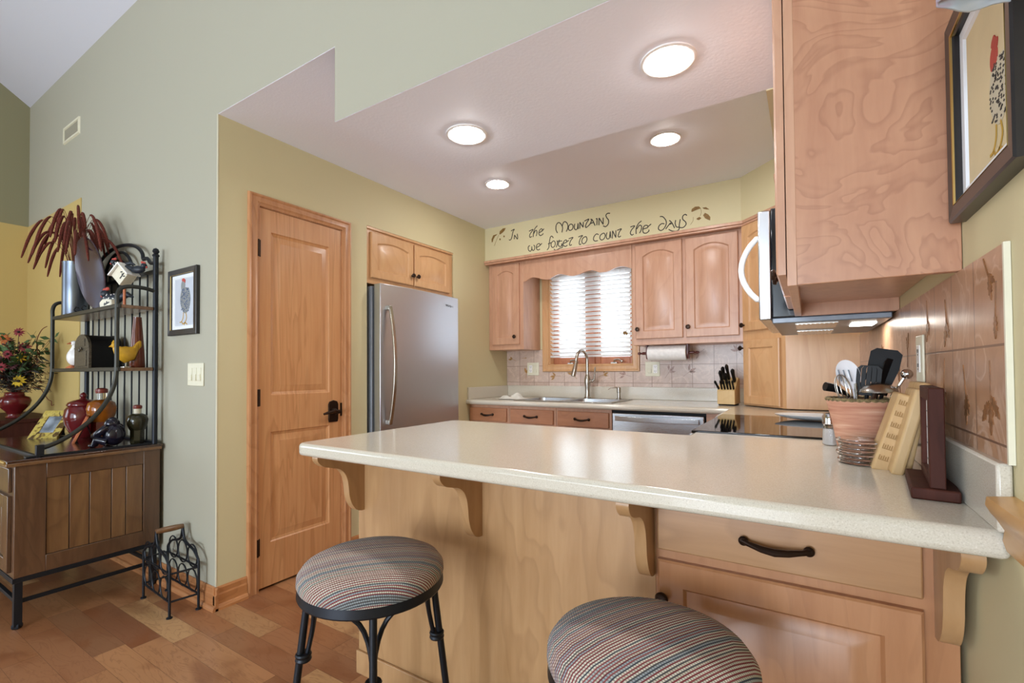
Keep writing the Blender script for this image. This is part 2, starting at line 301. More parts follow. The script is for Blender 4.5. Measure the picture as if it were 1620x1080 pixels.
WORDS = {'in': [[(-2.178, 2.373), (-2.144, 2.383), (-2.157, 2.363), (-2.173, 2.308), (-2.189, 2.295), (-2.199, 2.301)], [(-2.145, 2.296), (-2.142, 2.332)], [(-2.142, 2.332), (-2.113, 2.291)], [(-2.113, 2.291), (-2.11, 2.307), (-2.115, 2.339)]], 'the_one': [[(-1.996, 2.341), (-1.956, 2.35), (-1.984, 2.318), (-1.991, 2.297), (-1.984, 2.287), (-1.969, 2.294)], [(-1.914, 2.375), (-1.939, 2.354), (-1.951, 2.321), (-1.957, 2.285)], [(-1.951, 2.312), (-1.934, 2.336), (-1.922, 2.334), (-1.919, 2.312), (-1.927, 2.289)], [(-1.895, 2.312), (-1.866, 2.329), (-1.878, 2.343), (-1.895, 2.329), (-1.9, 2.304), (-1.888, 2.287), (-1.866, 2.292), (-1.859, 2.302)], [(-1.873, 2.319), (-1.851, 2.339)]], 'mountains': [[(-1.726, 2.283), (-1.739, 2.311), (-1.737, 2.348), (-1.72, 2.366), (-1.702, 2.361), (-1.684, 2.335), (-1.679, 2.313), (-1.686, 2.281)], [(-1.681, 2.334), (-1.672, 2.358), (-1.656, 2.364), (-1.638, 2.348), (-1.631, 2.322), (-1.636, 2.298), (-1.647, 2.281)], [(-1.611, 2.335), (-1.624, 2.321), (-1.625, 2.296), (-1.611, 2.285), (-1.591, 2.294), (-1.586, 2.318), (-1.597, 2.333), (-1.611, 2.335)], [(-1.57, 2.332), (-1.575, 2.304), (-1.566, 2.284), (-1.549, 2.289), (-1.542, 2.331)], [(-1.542, 2.331), (-1.54, 2.284)], [(-1.527, 2.286), (-1.526, 2.337)], [(-1.526, 2.337), (-1.498, 2.291)], [(-1.498, 2.291), (-1.495, 2.335)], [(-1.487, 2.338), (-1.448, 2.349), (-1.467, 2.322), (-1.478, 2.296), (-1.472, 2.285), (-1.459, 2.293)], [(-1.457, 2.292), (-1.435, 2.313), (-1.422, 2.345)], [(-1.435, 2.345), (-1.418, 2.334), (-1.397, 2.288)], [(-1.435, 2.311), (-1.411, 2.315)], [(-1.39, 2.339), (-1.377, 2.341)], [(-1.379, 2.339), (-1.382, 2.288)], [(-1.365, 2.285), (-1.363, 2.342)], [(-1.363, 2.342), (-1.33, 2.287)], [(-1.33, 2.285), (-1.329, 2.338)], [(-1.273, 2.362), (-1.292, 2.365), (-1.306, 2.354), (-1.3, 2.333), (-1.286, 2.311), (-1.288, 2.283), (-1.309, 2.265), (-1.33, 2.275)]], 'we': [[(-1.989, 2.218), (-2.004, 2.208), (-2.002, 2.181), (-1.985, 2.168), (-1.972, 2.181), (-1.97, 2.207)], [(-1.97, 2.19), (-1.96, 2.171), (-1.945, 2.177), (-1.942, 2.203), (-1.952, 2.217)], [(-1.923, 2.191), (-1.891, 2.204), (-1.896, 2.22), (-1.915, 2.218), (-1.925, 2.2), (-1.923, 2.179), (-1.908, 2.168), (-1.891, 2.174)], [(-1.893, 2.202), (-1.871, 2.22)]], 'forget': [[(-1.764, 2.248), (-1.778, 2.265), (-1.792, 2.257), (-1.802, 2.216), (-1.807, 2.175), (-1.824, 2.155)], [(-1.814, 2.205), (-1.785, 2.212)], [(-1.771, 2.22), (-1.785, 2.205), (-1.783, 2.18), (-1.767, 2.169), (-1.75, 2.183), (-1.748, 2.208), (-1.759, 2.222), (-1.771, 2.22)], [(-1.731, 2.222), (-1.727, 2.197), (-1.739, 2.165)], [(-1.729, 2.205), (-1.706, 2.223)], [(-1.685, 2.21), (-1.708, 2.211), (-1.72, 2.19), (-1.711, 2.17), (-1.692, 2.169), (-1.687, 2.191)], [(-1.687, 2.191), (-1.681, 2.159), (-1.704, 2.154), (-1.741, 2.143), (-1.76, 2.154)], [(-1.673, 2.189), (-1.644, 2.195), (-1.646, 2.212), (-1.662, 2.21), (-1.675, 2.192), (-1.671, 2.17), (-1.653, 2.161), (-1.637, 2.169)], [(-1.646, 2.198), (-1.623, 2.205)], [(-1.625, 2.219), (-1.587, 2.224), (-1.607, 2.202), (-1.619, 2.171), (-1.608, 2.163), (-1.599, 2.17)]], 'to': [[(-1.54, 2.22), (-1.503, 2.227), (-1.523, 2.205), (-1.534, 2.17), (-1.526, 2.157), (-1.515, 2.163)], [(-1.488, 2.212), (-1.505, 2.199), (-1.51, 2.175), (-1.497, 2.159), (-1.478, 2.166), (-1.466, 2.189), (-1.473, 2.212), (-1.488, 2.212)]], 'count': [[(-1.368, 2.211), (-1.385, 2.22), (-1.406, 2.203), (-1.411, 2.18), (-1.398, 2.166), (-1.375, 2.166)], [(-1.335, 2.216), (-1.354, 2.203), (-1.358, 2.18), (-1.343, 2.166), (-1.323, 2.174), (-1.314, 2.197), (-1.322, 2.215), (-1.335, 2.216)], [(-1.299, 2.218), (-1.306, 2.191), (-1.298, 2.168), (-1.281, 2.172), (-1.273, 2.222)], [(-1.273, 2.222), (-1.269, 2.17)], [(-1.257, 2.164), (-1.254, 2.223)], [(-1.254, 2.223), (-1.229, 2.167)], [(-1.229, 2.167), (-1.228, 2.222)], [(-1.218, 2.22), (-1.184, 2.227), (-1.2, 2.206), (-1.21, 2.176), (-1.202, 2.167), (-1.188, 2.173)]], 'the_two': [[(-1.114, 2.229), (-1.081, 2.232), (-1.104, 2.207), (-1.115, 2.184), (-1.104, 2.166), (-1.09, 2.172)], [(-1.029, 2.26), (-1.053, 2.244), (-1.07, 2.21), (-1.071, 2.169)], [(-1.066, 2.205), (-1.045, 2.23), (-1.029, 2.219), (-1.034, 2.191), (-1.046, 2.171)], [(-1.017, 2.197), (-0.985, 2.203), (-0.986, 2.218), (-1.005, 2.221), (-1.019, 2.201), (-1.017, 2.172), (-0.997, 2.163), (-0.977, 2.174), (-0.975, 2.186)], [(-0.984, 2.208), (-0.958, 2.225)]], 'days': [[(-0.894, 2.268), (-0.873, 2.263), (-0.852, 2.233), (-0.85, 2.205), (-0.866, 2.176), (-0.887, 2.165), (-0.905, 2.178), (-0.901, 2.201), (-0.881, 2.214), (-0.862, 2.209)], [(-0.854, 2.17), (-0.831, 2.197), (-0.817, 2.211)], [(-0.828, 2.229), (-0.811, 2.21), (-0.791, 2.167)], [(-0.829, 2.199), (-0.808, 2.203)], [(-0.783, 2.223), (-0.787, 2.198), (-0.778, 2.173), (-0.759, 2.169)], [(-0.751, 2.223), (-0.758, 2.189), (-0.761, 2.154), (-0.778, 2.143), (-0.808, 2.148), (-0.833, 2.164)], [(-0.706, 2.242), (-0.717, 2.252), (-0.733, 2.243), (-0.734, 2.22), (-0.715, 2.197), (-0.714, 2.177), (-0.733, 2.161), (-0.757, 2.165)]]}
SOFFIT_LEAVES = [[(-2.383, 2.304), (-2.385, 2.332), (-2.366, 2.365), (-2.322, 2.37), (-2.338, 2.357), (-2.349, 2.354), (-2.355, 2.341), (-2.366, 2.329), (-2.372, 2.307)], [(-2.3, 2.366), (-2.295, 2.39), (-2.262, 2.41), (-2.233, 2.409), (-2.246, 2.387), (-2.268, 2.372), (-2.292, 2.361)], [(-2.302, 2.314), (-2.298, 2.327), (-2.287, 2.324), (-2.287, 2.312), (-2.294, 2.309)], [(-2.259, 2.335), (-2.255, 2.347), (-2.244, 2.342), (-2.244, 2.332), (-2.251, 2.329)], [(-0.676, 2.264), (-0.672, 2.282), (-0.65, 2.294), (-0.624, 2.291), (-0.612, 2.275), (-0.628, 2.272), (-0.65, 2.267), (-0.67, 2.261)], [(-0.603, 2.277), (-0.578, 2.277), (-0.557, 2.257), (-0.575, 2.26), (-0.592, 2.267)], [(-0.598, 2.223), (-0.586, 2.239), (-0.565, 2.224), (-0.551, 2.203), (-0.553, 2.18), (-0.569, 2.189), (-0.586, 2.201)], [(-0.642, 2.209), (-0.622, 2.217), (-0.609, 2.206), (-0.626, 2.195), (-0.64, 2.201)]]
SOFFIT_STEMS = [[(-2.356, 2.268), (-2.333, 2.315), (-2.306, 2.36)], [(-0.684, 2.172), (-0.666, 2.196), (-0.663, 2.223)], [(-0.618, 2.222), (-0.609, 2.248), (-0.614, 2.275)]]
# ---------------------------------------------------------------- room shell (metres; camera stands at x=0,y=0)
L=-2.457; RX=.252; Y0=1.185; YB=3.827; YS=3.467; ZC=2.435; ZD=2.137; X1=-1.56; YD=1.868; XL=-5.58; YR=-4.6; ZW=3.42
struct(G().box(XL-.15,RX+.15,YR-.15,YB+.15,-.12,0).build('floor','floor',smooth=0))
def wallpoly(name,mat,boxes):
    g=G()
    for b in boxes: g.box(*b)
    return struct(g.build(name,mat,smooth=0))
# living-room wall with the kitchen opening, the beam over the peninsula stepping down
wallpoly('wall_middle','gpaint',[(XL,L-.002,Y0,Y0+.13,0,5.9),(L-.002,X1,Y0,Y0+.13,ZC+.002,5.9),(X1,RX,Y0,Y0+.13,ZD,5.9)])
wallpoly('wall_left','kpaint',[(L-.115,L,Y0+.0015,1.372,0,ZC+.001),(L-.115,L,1.372,1.922,2.05,ZC),(L-.115,L,1.922,2.115,0,ZC),(L-.115,L,2.115,3.012,2.123,ZC),(L-.115,L,3.012,YB,0,ZC),
    (L-.85,L-.115,2.09,2.115,0,2.2),(L-.85,L-.115,3.012,3.04,0,2.2),(L-.87,L-.85,2.09,3.04,0,2.2),(L-.85,L-.115,2.1,3.03,2.123,2.2)])
# the far-left living-room wall (two-tone paint: tan below 2.39 m, dark olive above)
wallpoly('wall_far_left','opaint',[(XL-.13,XL,YR,-3.0,0,5.9),(XL-.13,XL,-.8,Y0+.13,0,5.9),(XL-.13,XL,-3.0,-.8,0,.7),(XL-.13,XL,-3.0,-.8,2.3,5.9)])
wallpoly('wall_far_left_lower','ypaint',[(XL,XL+.006,-.75,Y0,0,2.395)])
wallpoly('wall_middle_lower','ypaint',[(XL+.006,-4.33,Y0-.006,Y0,0,2.395)])
wx0,wx1,wz0,wz1=-2.0,-1.205,1.195,2.06
wallpoly('wall_back','kpaint',[(L-.1,wx0,YB,YB+.13,0,ZC),(wx1,RX+.1,YB,YB+.13,0,ZC),(wx0,wx1,YB,YB+.13,0,wz0),(wx0,wx1,YB,YB+.13,wz1,ZC)])
wallpoly('wall_right','kpaint',[(RX,RX+.13,YR,YB+.13,0,5.9)])
wallpoly('wall_rear','kpaint',[(XL,-4.1,YR-.13,YR,0,5.9),(-.3,RX,YR-.13,YR,0,5.9),(-4.1,-.3,YR-.13,YR,0,.25),(-4.1,-.3,YR-.13,YR,2.6,5.9)])
# ceilings
g=G(); g.box(L-.1,X1,Y0+.001,YB,ZC,ZC+.1).box(X1,RX,YD-.01,YB,ZC,ZC+.1); struct(g.build('ceiling_kitchen','ceil',smooth=0))
struct(G().box(X1,RX,Y0+.0015,YD,ZD-.001,ZC+.05).build('ceiling_beam','ceil',smooth=0))
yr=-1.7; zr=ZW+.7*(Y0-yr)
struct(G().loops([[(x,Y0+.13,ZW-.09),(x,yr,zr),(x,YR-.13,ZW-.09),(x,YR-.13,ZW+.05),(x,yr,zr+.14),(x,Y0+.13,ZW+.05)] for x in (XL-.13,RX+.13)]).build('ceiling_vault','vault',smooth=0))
# soffit above the wall cabinets, with the diagonal corner
sof=[(L,YB),(L,YS),(-.36,YS),(-.108,3.217),(-.108,YD),(RX,YD),(RX,YB)]
struct(G().prism(sof,'z',2.132,ZC+.01).build('wall_soffit','kpaint',smooth=0))
g=G()
for d,z0,z1 in ((.022,2.118,2.139),(.012,2.104,2.118)):
    g.prism([(L+.002,YS+.03),(L+.002,YS-d),(-.36+d*.4,YS-d),(-.108-d,3.217-d*.4),(-.108-d,2.71),(-.108+.01,2.71),(-.108+.01,3.22),(-.36,YS+.03)],'z',z0,z1)
struct(g.build('trim_1','maple',bevel=.002))
# ---------------------------------------------------------------- lettering painted on the soffit
t=thing('painted_saying','black hand-lettered mountain saying painted on the olive soffit above the window cabinets','lettering',(-1.5,YS,2.25))
def loc_ribbons(strokes,wd,name,mat,ax=-1.5,az=2.25):
    g=G()
    for s_ in strokes: g.ribbon([(x-ax,z-az) for x,z in s_],wd,'y',-.0004)
    return g.build(name,mat,t,smooth=0)
M['ink']=plain('dark brown lettering paint','#2e251c',.6)
M['leafpaint']=plain('brown leaf paint','#8f6a2c',.6,var=.2,sc=60)
for k_,v_ in WORDS.items():
    loc_ribbons(v_,.0068 if k_!='mountains' else .0075,'word','ink')
for poly in SOFFIT_LEAVES:
    G().prism([(x+1.5,z-2.25) for x,z in poly],'y',-.0016,-.0004).build('painted_leaf','leafpaint',t,smooth=0)
for s_ in SOFFIT_STEMS: loc_ribbons([s_],.002,'painted_stem','leafpaint')
# ---------------------------------------------------------------- baseboards and chair rail
def skirt(name,x0,x1,y0,y1,axis,mat,face):
    # two-step baseboard; face gives the outward direction along the thin axis
    g=G()
    if axis=='x':
        a,b=(y1,y0) if face<0 else (y0,y1)
        g.prism([(a,0),(a+face*.013,0),(a+face*.013,.07),(a+face*.009,.078),(a+face*.009,.10),(a+face*.005,.108),(a,.108)],'x',x0,x1)
        g.prism([(a+face*.013,0),(a+face*.026,0),(a+face*.026,.012),(a+face*.02,.022),(a+face*.013,.026)],'x',x0,x1)
    else:
        a=x0 if face>0 else x1
        f=lambda P:[(q[0],q[1]) for q in P]
        P1=[(a,0),(a+face*.013,0),(a+face*.013,.07),(a+face*.009,.078),(a+face*.009,.10),(a+face*.005,.108),(a,.108)]
        P2=[(a+face*.013,0),(a+face*.026,0),(a+face*.026,.012),(a+face*.02,.022),(a+face*.013,.026)]
        for P in (P1,P2): g.loops([[(q[0],y,q[1]) for q in P] for y in (y0,y1)])
    return struct(g.build(name,mat,smooth=0))
skirt('baseboard_middle',XL+.01,L+.026,Y0,Y0,'x','trimx',-1)
skirt('baseboard_left',L,L,Y0-.013,1.331,'y','trim',1)
skirt('baseboard_left_niche',L,L,1.98,2.113,'y','trim',1)
g=G(); P=[(RX,.885),(RX-.010,.885),(RX-.014,.900),(RX-.012,.915),(RX-.020,.930),(RX-.026,.938),(RX-.032,.95),(RX-.030,.962),(RX,.966)]
g.loops([[(q[0],y,q[1]) for q in P] for y in (YR,.967)]); struct(g.build('trim_2','oak',smooth=40))
skirt('baseboard_right',RX,RX,YR,1.2,'y','trim',-1)
# tall white corner bead of the opening
struct(G().box(L-.004,L+.0012,Y0-.0015,Y0+.004,.1,ZC).build('trim_3','ivory',smooth=0))
wallpoly('wall_light_stop','kpaint',[(L-.75,L-.735,1.2,2.09,0,2.4),(L-.75,L-.11,1.33,1.345,0,2.4),(L-.75,L-.11,2.075,2.089,0,2.4),(L-.75,L-.11,1.33,2.089,2.2,2.215)])  # unseen box added behind the pantry door to block sky light leaking under it
# ---------------------------------------------------------------- pantry door and casing
def casing(name,y0,y1,z1,x,w_,mat):
    g=G()
    prof=[(0,0),(.004,.017),(.012,.019),(.02,.013),(w_*.55,.012),(w_*.72,.016),(w_*.85,.009),(w_,.007),(w_,0)]  # from outer edge inward: (offset, height)
    # mitred three-sided frame
    corners=[(y0,0,1,0),(y0,z1,1,-1),(y1,z1,-1,-1),(y1,0,-1,0)]
    g.loops([[(x+h,cy+sy*o,cz+sz*o) for o,h in prof] for cy,cz,sy,sz in corners])
    return struct(g.build(name,mat,smooth=30))
casing('trim_4',1.331,1.979,2.100,L,.062,'trimz')
struct(G().box(L-.115,L-.0,1.372,1.388,0,2.05).box(L-.115,L,1.906,1.922,0,2.05).box(L-.115,L,1.372,1.922,2.034,2.05).build('trim_5','trimz',bevel=.001))
def raised(g,x0,x1,z0,z1,y=0.0,th=.019,fwd=.057,arch=0.0,top=None,edge=.004,nk=12,bot=None,fb=None,ft=None):
    """raised-panel door standing in local xz, front towards -y"""
    fb=fwd if fb is None else fb; ft=fwd if ft is None else ft
    def inner(d):
        a0,a1=x0+fwd+d,x1-fwd-d; zb=z0+fb+d; zt=z1-ft-arch-d; pts=[(a0,zb),(a1,zb)]
        for i in range(nk+1):
            u=1-i/nk; pts.append((a0+(a1-a0)*u,zt+arch*(1-(2*u-1)**2)))
        return pts
    def outer(d):
        a0,a1=x0+d,x1-d; pts=[(a0,z0+d),(a1,z0+d)]
        for i in range(nk+1):
            u=1-i/nk; xx=a0+(a1-a0)*u; pts.append((xx,z1-d))
        return pts
    T=lambda P,yy:[(q[0],yy,q[1]) for q in P]
    g.loops([T(outer(0),y),T(outer(0),y-th+edge),T(outer(edge*1.2),y-th),T(inner(0),y-th),T(inner(.003),y-th+.004),T(inner(.007),y-th+.009),T(inner(.013),y-th+.009),T(inner(.040),y-th+.002),T(inner(.042),y-th+.001)])
    return g
# the pantry door slab: two raised panels in one stile-and-rail frame
door=struct(thing('door_1','golden pine two-panel pantry door with dark lever handle','door',(L,1.389,.012),PI/2)); door['kind']='structure'
g=G(); T2=lambda P,yy:[(q[0],yy,q[1]) for q in P]; Wd,Hd=.517,2.02
def slab_panel(z0,z1,zo0,zo1):
    # frame ring from outer rectangle (zo0..zo1) to the panel opening, then moulding and raised field
    def rc(x0,x1,a,b): return [(x0,a),(x1,a),(x1,b),(x0,b)]
    x0,x1=.07,Wd-.078
    ring=lambda d:rc(x0+d,x1-d,z0+d,z1-d)
    g.loops([T2(rc(0,Wd,zo0,zo1),-.0),T2(ring(0),-.0),T2(ring(.006),.006),T2(ring(.012),.008),T2(ring(.018),.010),T2(ring(.05),.003),T2(ring(.052),.002)],c0=False)
slab_panel(.229,.819,0,.92); slab_panel(1.016,1.90,.92,Hd)
g.box(0,Wd,.0105,.035,0,Hd); g.box(0,.001,0,.035,0,Hd); g.box(Wd-.001,Wd,0,.035,0,Hd); g.box(0,Wd,0,.035,Hd-.001,Hd); g.box(0,Wd,0,.035,0,.001)
slab=g.build('door_slab','pine',door,smooth=20)
for z in (1.80,1.006,.219):
    h_=G().cyl((-.004,-.008,z-.045),(-.004,-.008,z+.045),.007,10).box(-.004,.012,-.003,.0,z-.045,z+.045).build('hinge','bronze',door)
g=G(); x=.463; z=.898
pl=[(x-.030,z-.062),(x+.030,z-.062),(x+.034,z-.045),(x+.034,z+.045),(x+.026,z+.062),(x,z+.070),(x-.026,z+.062),(x-.034,z+.045),(x-.034,z-.045)]
g.prism(pl,'y',-.009,0); g.lathe([(.022,0),(.020,.01),(.012,.014),(.012,.045),(0.001,.045)],(x,-.008,z),16,'y')
g.T=None
hd=g.build('rose_plate','bronze',door,bevel=.002)
G().tube([(x+.0,-.050,z),(x+.004,-.056,z+.002),(x-.03,-.058,z+.008),(x-.07,-.056,z+.001),(x-.10,-.05,z-.006)],[.011,.012,.010,.009,.006],10).build('lever','bronze',hd)
G().box(Wd-.001,Wd+.014,-.003,.001,z-.03,z+.05).build('strike_plate','bronze',door)
# ---------------------------------------------------------------- kitchen window, frame and blind
win=struct(thing('window_1','two-pane wood casement window behind white blinds above the sink','window',(0,YB,0)))
g=G(); prof=[(0,0),(.004,.020),(.014,.022),(.022,.015),(.045,.014),(.055,.018),(.064,.010),(.064,0)]
cx0,cx1,cz0,cz1=wx0-.064,wx1+.045,wz0-.057,2.11
cor=[(cx0,cz0,1,1),(cx1,cz0,-1,1),(cx1,cz1,-1,-1),(cx0,cz1,1,-1)]
g.loops([[(a+sx*o,-h,b+sz*o) for o,h in prof] for a,b,sx,sz in cor],wrap=True); g.build('casing','maple_warm',win,smooth=30)
g=G(); 
for b in ((wx0-.001,wx0+.012,-.0,.12,wz0,wz1),(wx1-.012,wx1+.001,0,.12,wz0,wz1),(wx0,wx1,0,.12,wz0-.001,wz0+.012),(wx0,wx1,0,.12,wz1-.012,wz1+.001)): g.box(*b)
g.build('jamb','maple_warm',win,bevel=.001)
mid=(wx0+wx1)/2
M['sash']=wood('reddish window sash','#c8825a','#b56d45','#8f4f2e',figure=.2)
g=G().box(mid-.022,mid+.022,.06,.115,wz0,wz1); g.build('mullion','sash',win,bevel=.002)
for a,b in ((wx0+.012,mid-.022),(mid+.022,wx1-.012)):
    g=G(); z0,z1=wz0+.012,wz1-.012
    for q in ((a,a+.05,.07,.105,z0,z1),(b-.05,b,.07,.105,z0,z1),(a+.05,b-.05,.07,.105,z0,z0+.06),(a+.05,b-.05,.07,.105,z1-.05,z1)): g.box(*q)
    sh=g.build('sash','sash',win,bevel=.003)
    G().box(a+.05,b-.05,.085,.088,z0+.06,z1-.05).build('pane','pane',sh,smooth=0)
    m_=(a+b)/2
    ck=G().box(m_-.028,m_+.028,.035,.06,z0-.001,z0+.012).tube([(m_,.04,z0+.012),(m_+.01,.02,z0+.03),(m_+.05,.015,z0+.035),(m_+.075,.012,z0+.02)],.007,8).ball((m_+.078,.012,z0+.015),.011).build('crank','satin',win,bevel=.002)
bl=thing('window_blind','white two-inch slatted blind hanging in the kitchen window','blind',(0,YB-.004,0)); 
bx0,bx1=wx0+.016,wx1-.016
G().box(bx0,bx1,-.005,.045,2.0,2.045).build('headrail','slat',bl,bevel=.002)
nz=19; zb=1.285
for i in range(nz):
    z=zb+.02+i*(1.985-zb-.02)/(nz-1); g=G()
    P=[]
    for q in range(5):
        u=q/4-.5; P.append((.02+u*.046,z-.028*u*.75+.002*(1-(2*u)**2)))
    g.loops([[(x,a,b) for a,b in P]+[(x,a,b-.0022) for a,b in P[::-1]] for x in (bx0,bx1)]); g.build('slat','slat',bl)
G().box(bx0,bx1,-.004,.044,zb-.018,zb).build('bottom_rail','slat',bl,bevel=.002)
for x in (bx0+.1,mid-.09,mid+.09,bx1-.1): G().tube([(x,-.006,zb-.01),(x,-.006,2.01)],.0012,5).tube([(x,.046,zb-.01),(x,.046,2.01)],.0012,5).build('ladder_cord','slat',bl)
G().prism([(-.018,0),(-.006,-.012),(.0,-.002),(.01,-.016),(.016,.004),(.006,.012),(.012,.024),(-.002,.016),(-.014,.02)],'y',-.02,-.014)
tc_=thing('cord_pull','small brown leaf-shaped pull hanging in front of the white blind','blind pull',(-1.276,YB-.016,1.456))
G().prism([(-.020,0),(-.008,-.014),(.0,-.004),(.012,-.018),(.018,.004),(.008,.012),(.014,.024),(-.002,.016),(-.016,.02)],'y',-.006,0).build('leaf_charm','leafpaint',tc_)
G().tube([(0,-.003,.018),(0,-.003,.585)],.0009,5).build('cord','slat',tc_)
# outside: lawn far below window level and pale sky give the washed-out view
# ---------------------------------------------------------------- recessed lights
M['lens']=emit('warm lit lamp lens',(1,.975,.95,1),125)
def can(x,y,z,label,r=.085):
    t=thing('recessed_light',label,'ceiling light',(x,y,z),0,'recessed ceiling lights')
    G().lathe([(r,.0),(r,-.004),(r-.008,-.006),(r-.016,-.003),(r-.02,.0),(r-.02,-.0005)],(0,0,0),40,c0=False,c1=False).build('trim_ring','white',t)
    G().lathe([(.001,-.017),(r*.40,-.015),(r*.66,-.008),(r-.019,-.001)],(0,0,0),32,c0=False,c1=False).build('lamp_lens','lens',t)
can(-.36,1.52,ZD-.001,'large round ceiling light in the lowered beam, nearest the tall maple cabinet')
can(-1.185,1.545,ZD-.001,'round ceiling light in the lowered beam nearest the door end')
can(-.65,2.655,ZC-.0005,'small round ceiling light beyond the lowered beam, the right one of two')
can(-1.785,2.67,ZC-.0005,"small round ceiling light beyond the lowered beam, nearest the painted saying's start")
# ---------------------------------------------------------------- cabinets (local frame: x along, front towards -y, z world)
def knob(parent,x,y,z,name='knob'):
    return G().lathe([(.006,0),(.006,.012),(.008,.016),(.0155,.018),(.0165,.022),(.013,.028),(.004,.030),(.0005,.030)],(x,y,z),16,'y').build(name,'bronze',parent)
def pull(parent,x,y,z,w_=.12):
    h=w_/2; g=G()
    g.tube([(x-h,y,z),(x-h,y-.012,z),(x-h*.8,y-.020,z-.002),(x-h*.4,y-.028,z-.006),(x,y-.031,z-.008),(x+h*.4,y-.028,z-.006),(x+h*.8,y-.020,z-.002),(x+h,y-.012,z),(x+h,y,z)],[.008,.007,.006,.0075,.0085,.0075,.006,.007,.008],10)
    g.ball((x-h,y-.010,z),.011,.006,.011).ball((x+h,y-.010,z),.011,.006,.011)
    return g.build('pull','bronze',parent)
def cab_door(t,x0,x1,z0,z1,mat,arch=0,kx=None,kz=None,fwd=.057,y=0,name='door'):
    d=raised(G(),x0,x1,z0,z1,y,arch=arch,fwd=fwd).build(name,mat,t,smooth=28)
    if kx is not None: knob(d,kx,y-.019,kz)
    return d
YC=3.524
t=thing('wall_cabinet','narrow maple wall cabinet with one arched door in the left corner','cabinet',(L,YC,0))
g=G().box(.001,.366,0.0,YB-YC-.001,1.338,2.13); g.build('carcass','maple',t,bevel=.002)
cab_door(t,.047,.330,1.383,2.096,'maple',.03,.290,1.450)
t=thing('wall_cabinet','wide maple wall cabinet with two arched doors right of the window','cabinet',(-1.124,YC,0))
G().box(0,.762,0,YB-YC-.001,1.338,2.13).build('carcass','maple',t,bevel=.002)
cab_door(t,.029,.371,1.383,2.096,'maple',.035,.046,1.456)
cab_door(t,.394,.738,1.383,2.096,'maple',.035,.410,1.456)
# scalloped valance
pts=[(-2.09,1.922),(-2.06,1.935),(-2.025,1.952),(-1.994,1.956),(-1.95,1.946),(-1.90,1.928),(-1.841,1.922),(-1.80,1.940),(-1.746,1.955),(-1.70,1.946),(-1.65,1.931),(-1.614,1.926),(-1.57,1.931),(-1.52,1.945),(-1.465,1.954),(-1.43,1.946),(-1.394,1.930),(-1.35,1.926),(-1.315,1.928),(-1.27,1.944),(-1.22,1.954),(-1.17,1.945),(-1.125,1.925)]
o=G().prism([(p[0],p[1]) for p in smooth2(pts,4)]+[(-1.125,2.13),(-2.09,2.13)],'y',YC-.001,YC+.018).build('window_valance','maple',bevel=.001)
tag(o,'scalloped maple valance board bridging the cabinets above the sink window','valance')
# diagonal corner cabinet standing on the counter
dg=math.hypot(.252,.25); 
t=thing('corner_cabinet','honey maple diagonal corner cabinet with two stacked doors standing on the counter','cabinet',(-.36,3.467,0),-PI/4)
th=-PI/4; inv=Matrix.Rotation(PI/4,3,'Z')
def loc2(x,y): v=inv@Vector((x+.36,y-3.467,0)); return (v.x,v.y)
g=G().prism([loc2(-.36,3.467),loc2(-.108,3.217),loc2(RX-.001,3.217),loc2(RX-.001,YB-.001),loc2(-.36,YB-.001)],'z',.915,2.13); g.build('carcass','maple_warm',t,bevel=.002)
cab_door(t,.02,dg-.03,1.40,2.09,'maple_warm',.02,.035,1.44)
cab_door(t,.02,dg-.03,.925,1.34,'maple_warm',0,.02,1.29,fwd=.05)
# wall cabinet over the peninsula, doors face the aisle
YU1,YU2,XU=1.202,1.933,-.034
t=thing('wall_cabinet','large maple wall cabinet with swirly figured end panel hanging over the peninsula','cabinet',(XU,YU2,0),-PI/2)
W_=YU2-YU1; D_=RX-XU-.001
g=G().box(0,.019,.0,D_,1.336,2.135).box(.019,W_-.019,.0,D_,1.378,2.135).box(0,W_,0,.02,1.336,1.39); g.build('carcass','maple',t,bevel=.0015)
G().box(W_-.019,W_,0,D_,1.336,2.135).build('end_panel','maple_fig',t,bevel=.0015)
G().box(W_-.02,W_+.0008,-.0008,.018,1.3355,2.135).build('face_edge','maple',t,bevel=.001)
cab_door(t,.02,W_/2-.012,1.362,2.11,'maple',.03,W_/2-.04,1.42,y=-.003)
cab_door(t,W_/2+.012,W_-.004,1.362,2.11,'maple',.03,W_/2+.04,1.42,y=-.003)
# short cabinet above the microwave
t=thing('wall_cabinet','short maple cabinet above the microwave next to the corner cabinet','cabinet',(XU,2.69,0),-PI/2)
G().box(0,.755,0,D_,1.75,2.13).build('carcass','maple',t,bevel=.002); cab_door(t,.02,.37,1.77,2.10,'maple',.02,.34,1.80); cab_door(t,.385,.735,1.77,2.10,'maple',.02,.415,1.80)
# filler panel of wall between microwave run and corner cabinet
# microwave
t=thing('microwave','black over-range microwave with stainless door and curved handle','microwave',(-.105,2.69,0),-PI/2)
MW=.752; z0,z1=1.325,1.735
G().box(0,MW,0,RX+.104,z0+.012,z1).build('body','blackg',t,bevel=.004)
d=G().box(0,MW,-.042,-.001,z0+.006,z1-.004).build('door','steelx',t,bevel=.005)
G().box(.05,MW-.21,-.0435,-.04,z0+.07,z1-.07).build('door_window','blackg',d,bevel=.001)
hp=[]; 
for i in range(11):
    u=i/10; hp.append((MW-.10,-.042-.012-.055*math.sin(PI*u)**.8,z0+.095+u*.235))
G().tube([(MW-.10,-.035,hp[0][2])]+hp+[(MW-.10,-.035,hp[-1][2])],.011,10).build('handle','white',d)
g=G().box(.01,MW-.01,.0,RX+.09,z0-.008,z0+.012); b_=g.build('underside','greymetal',t,bevel=.003)
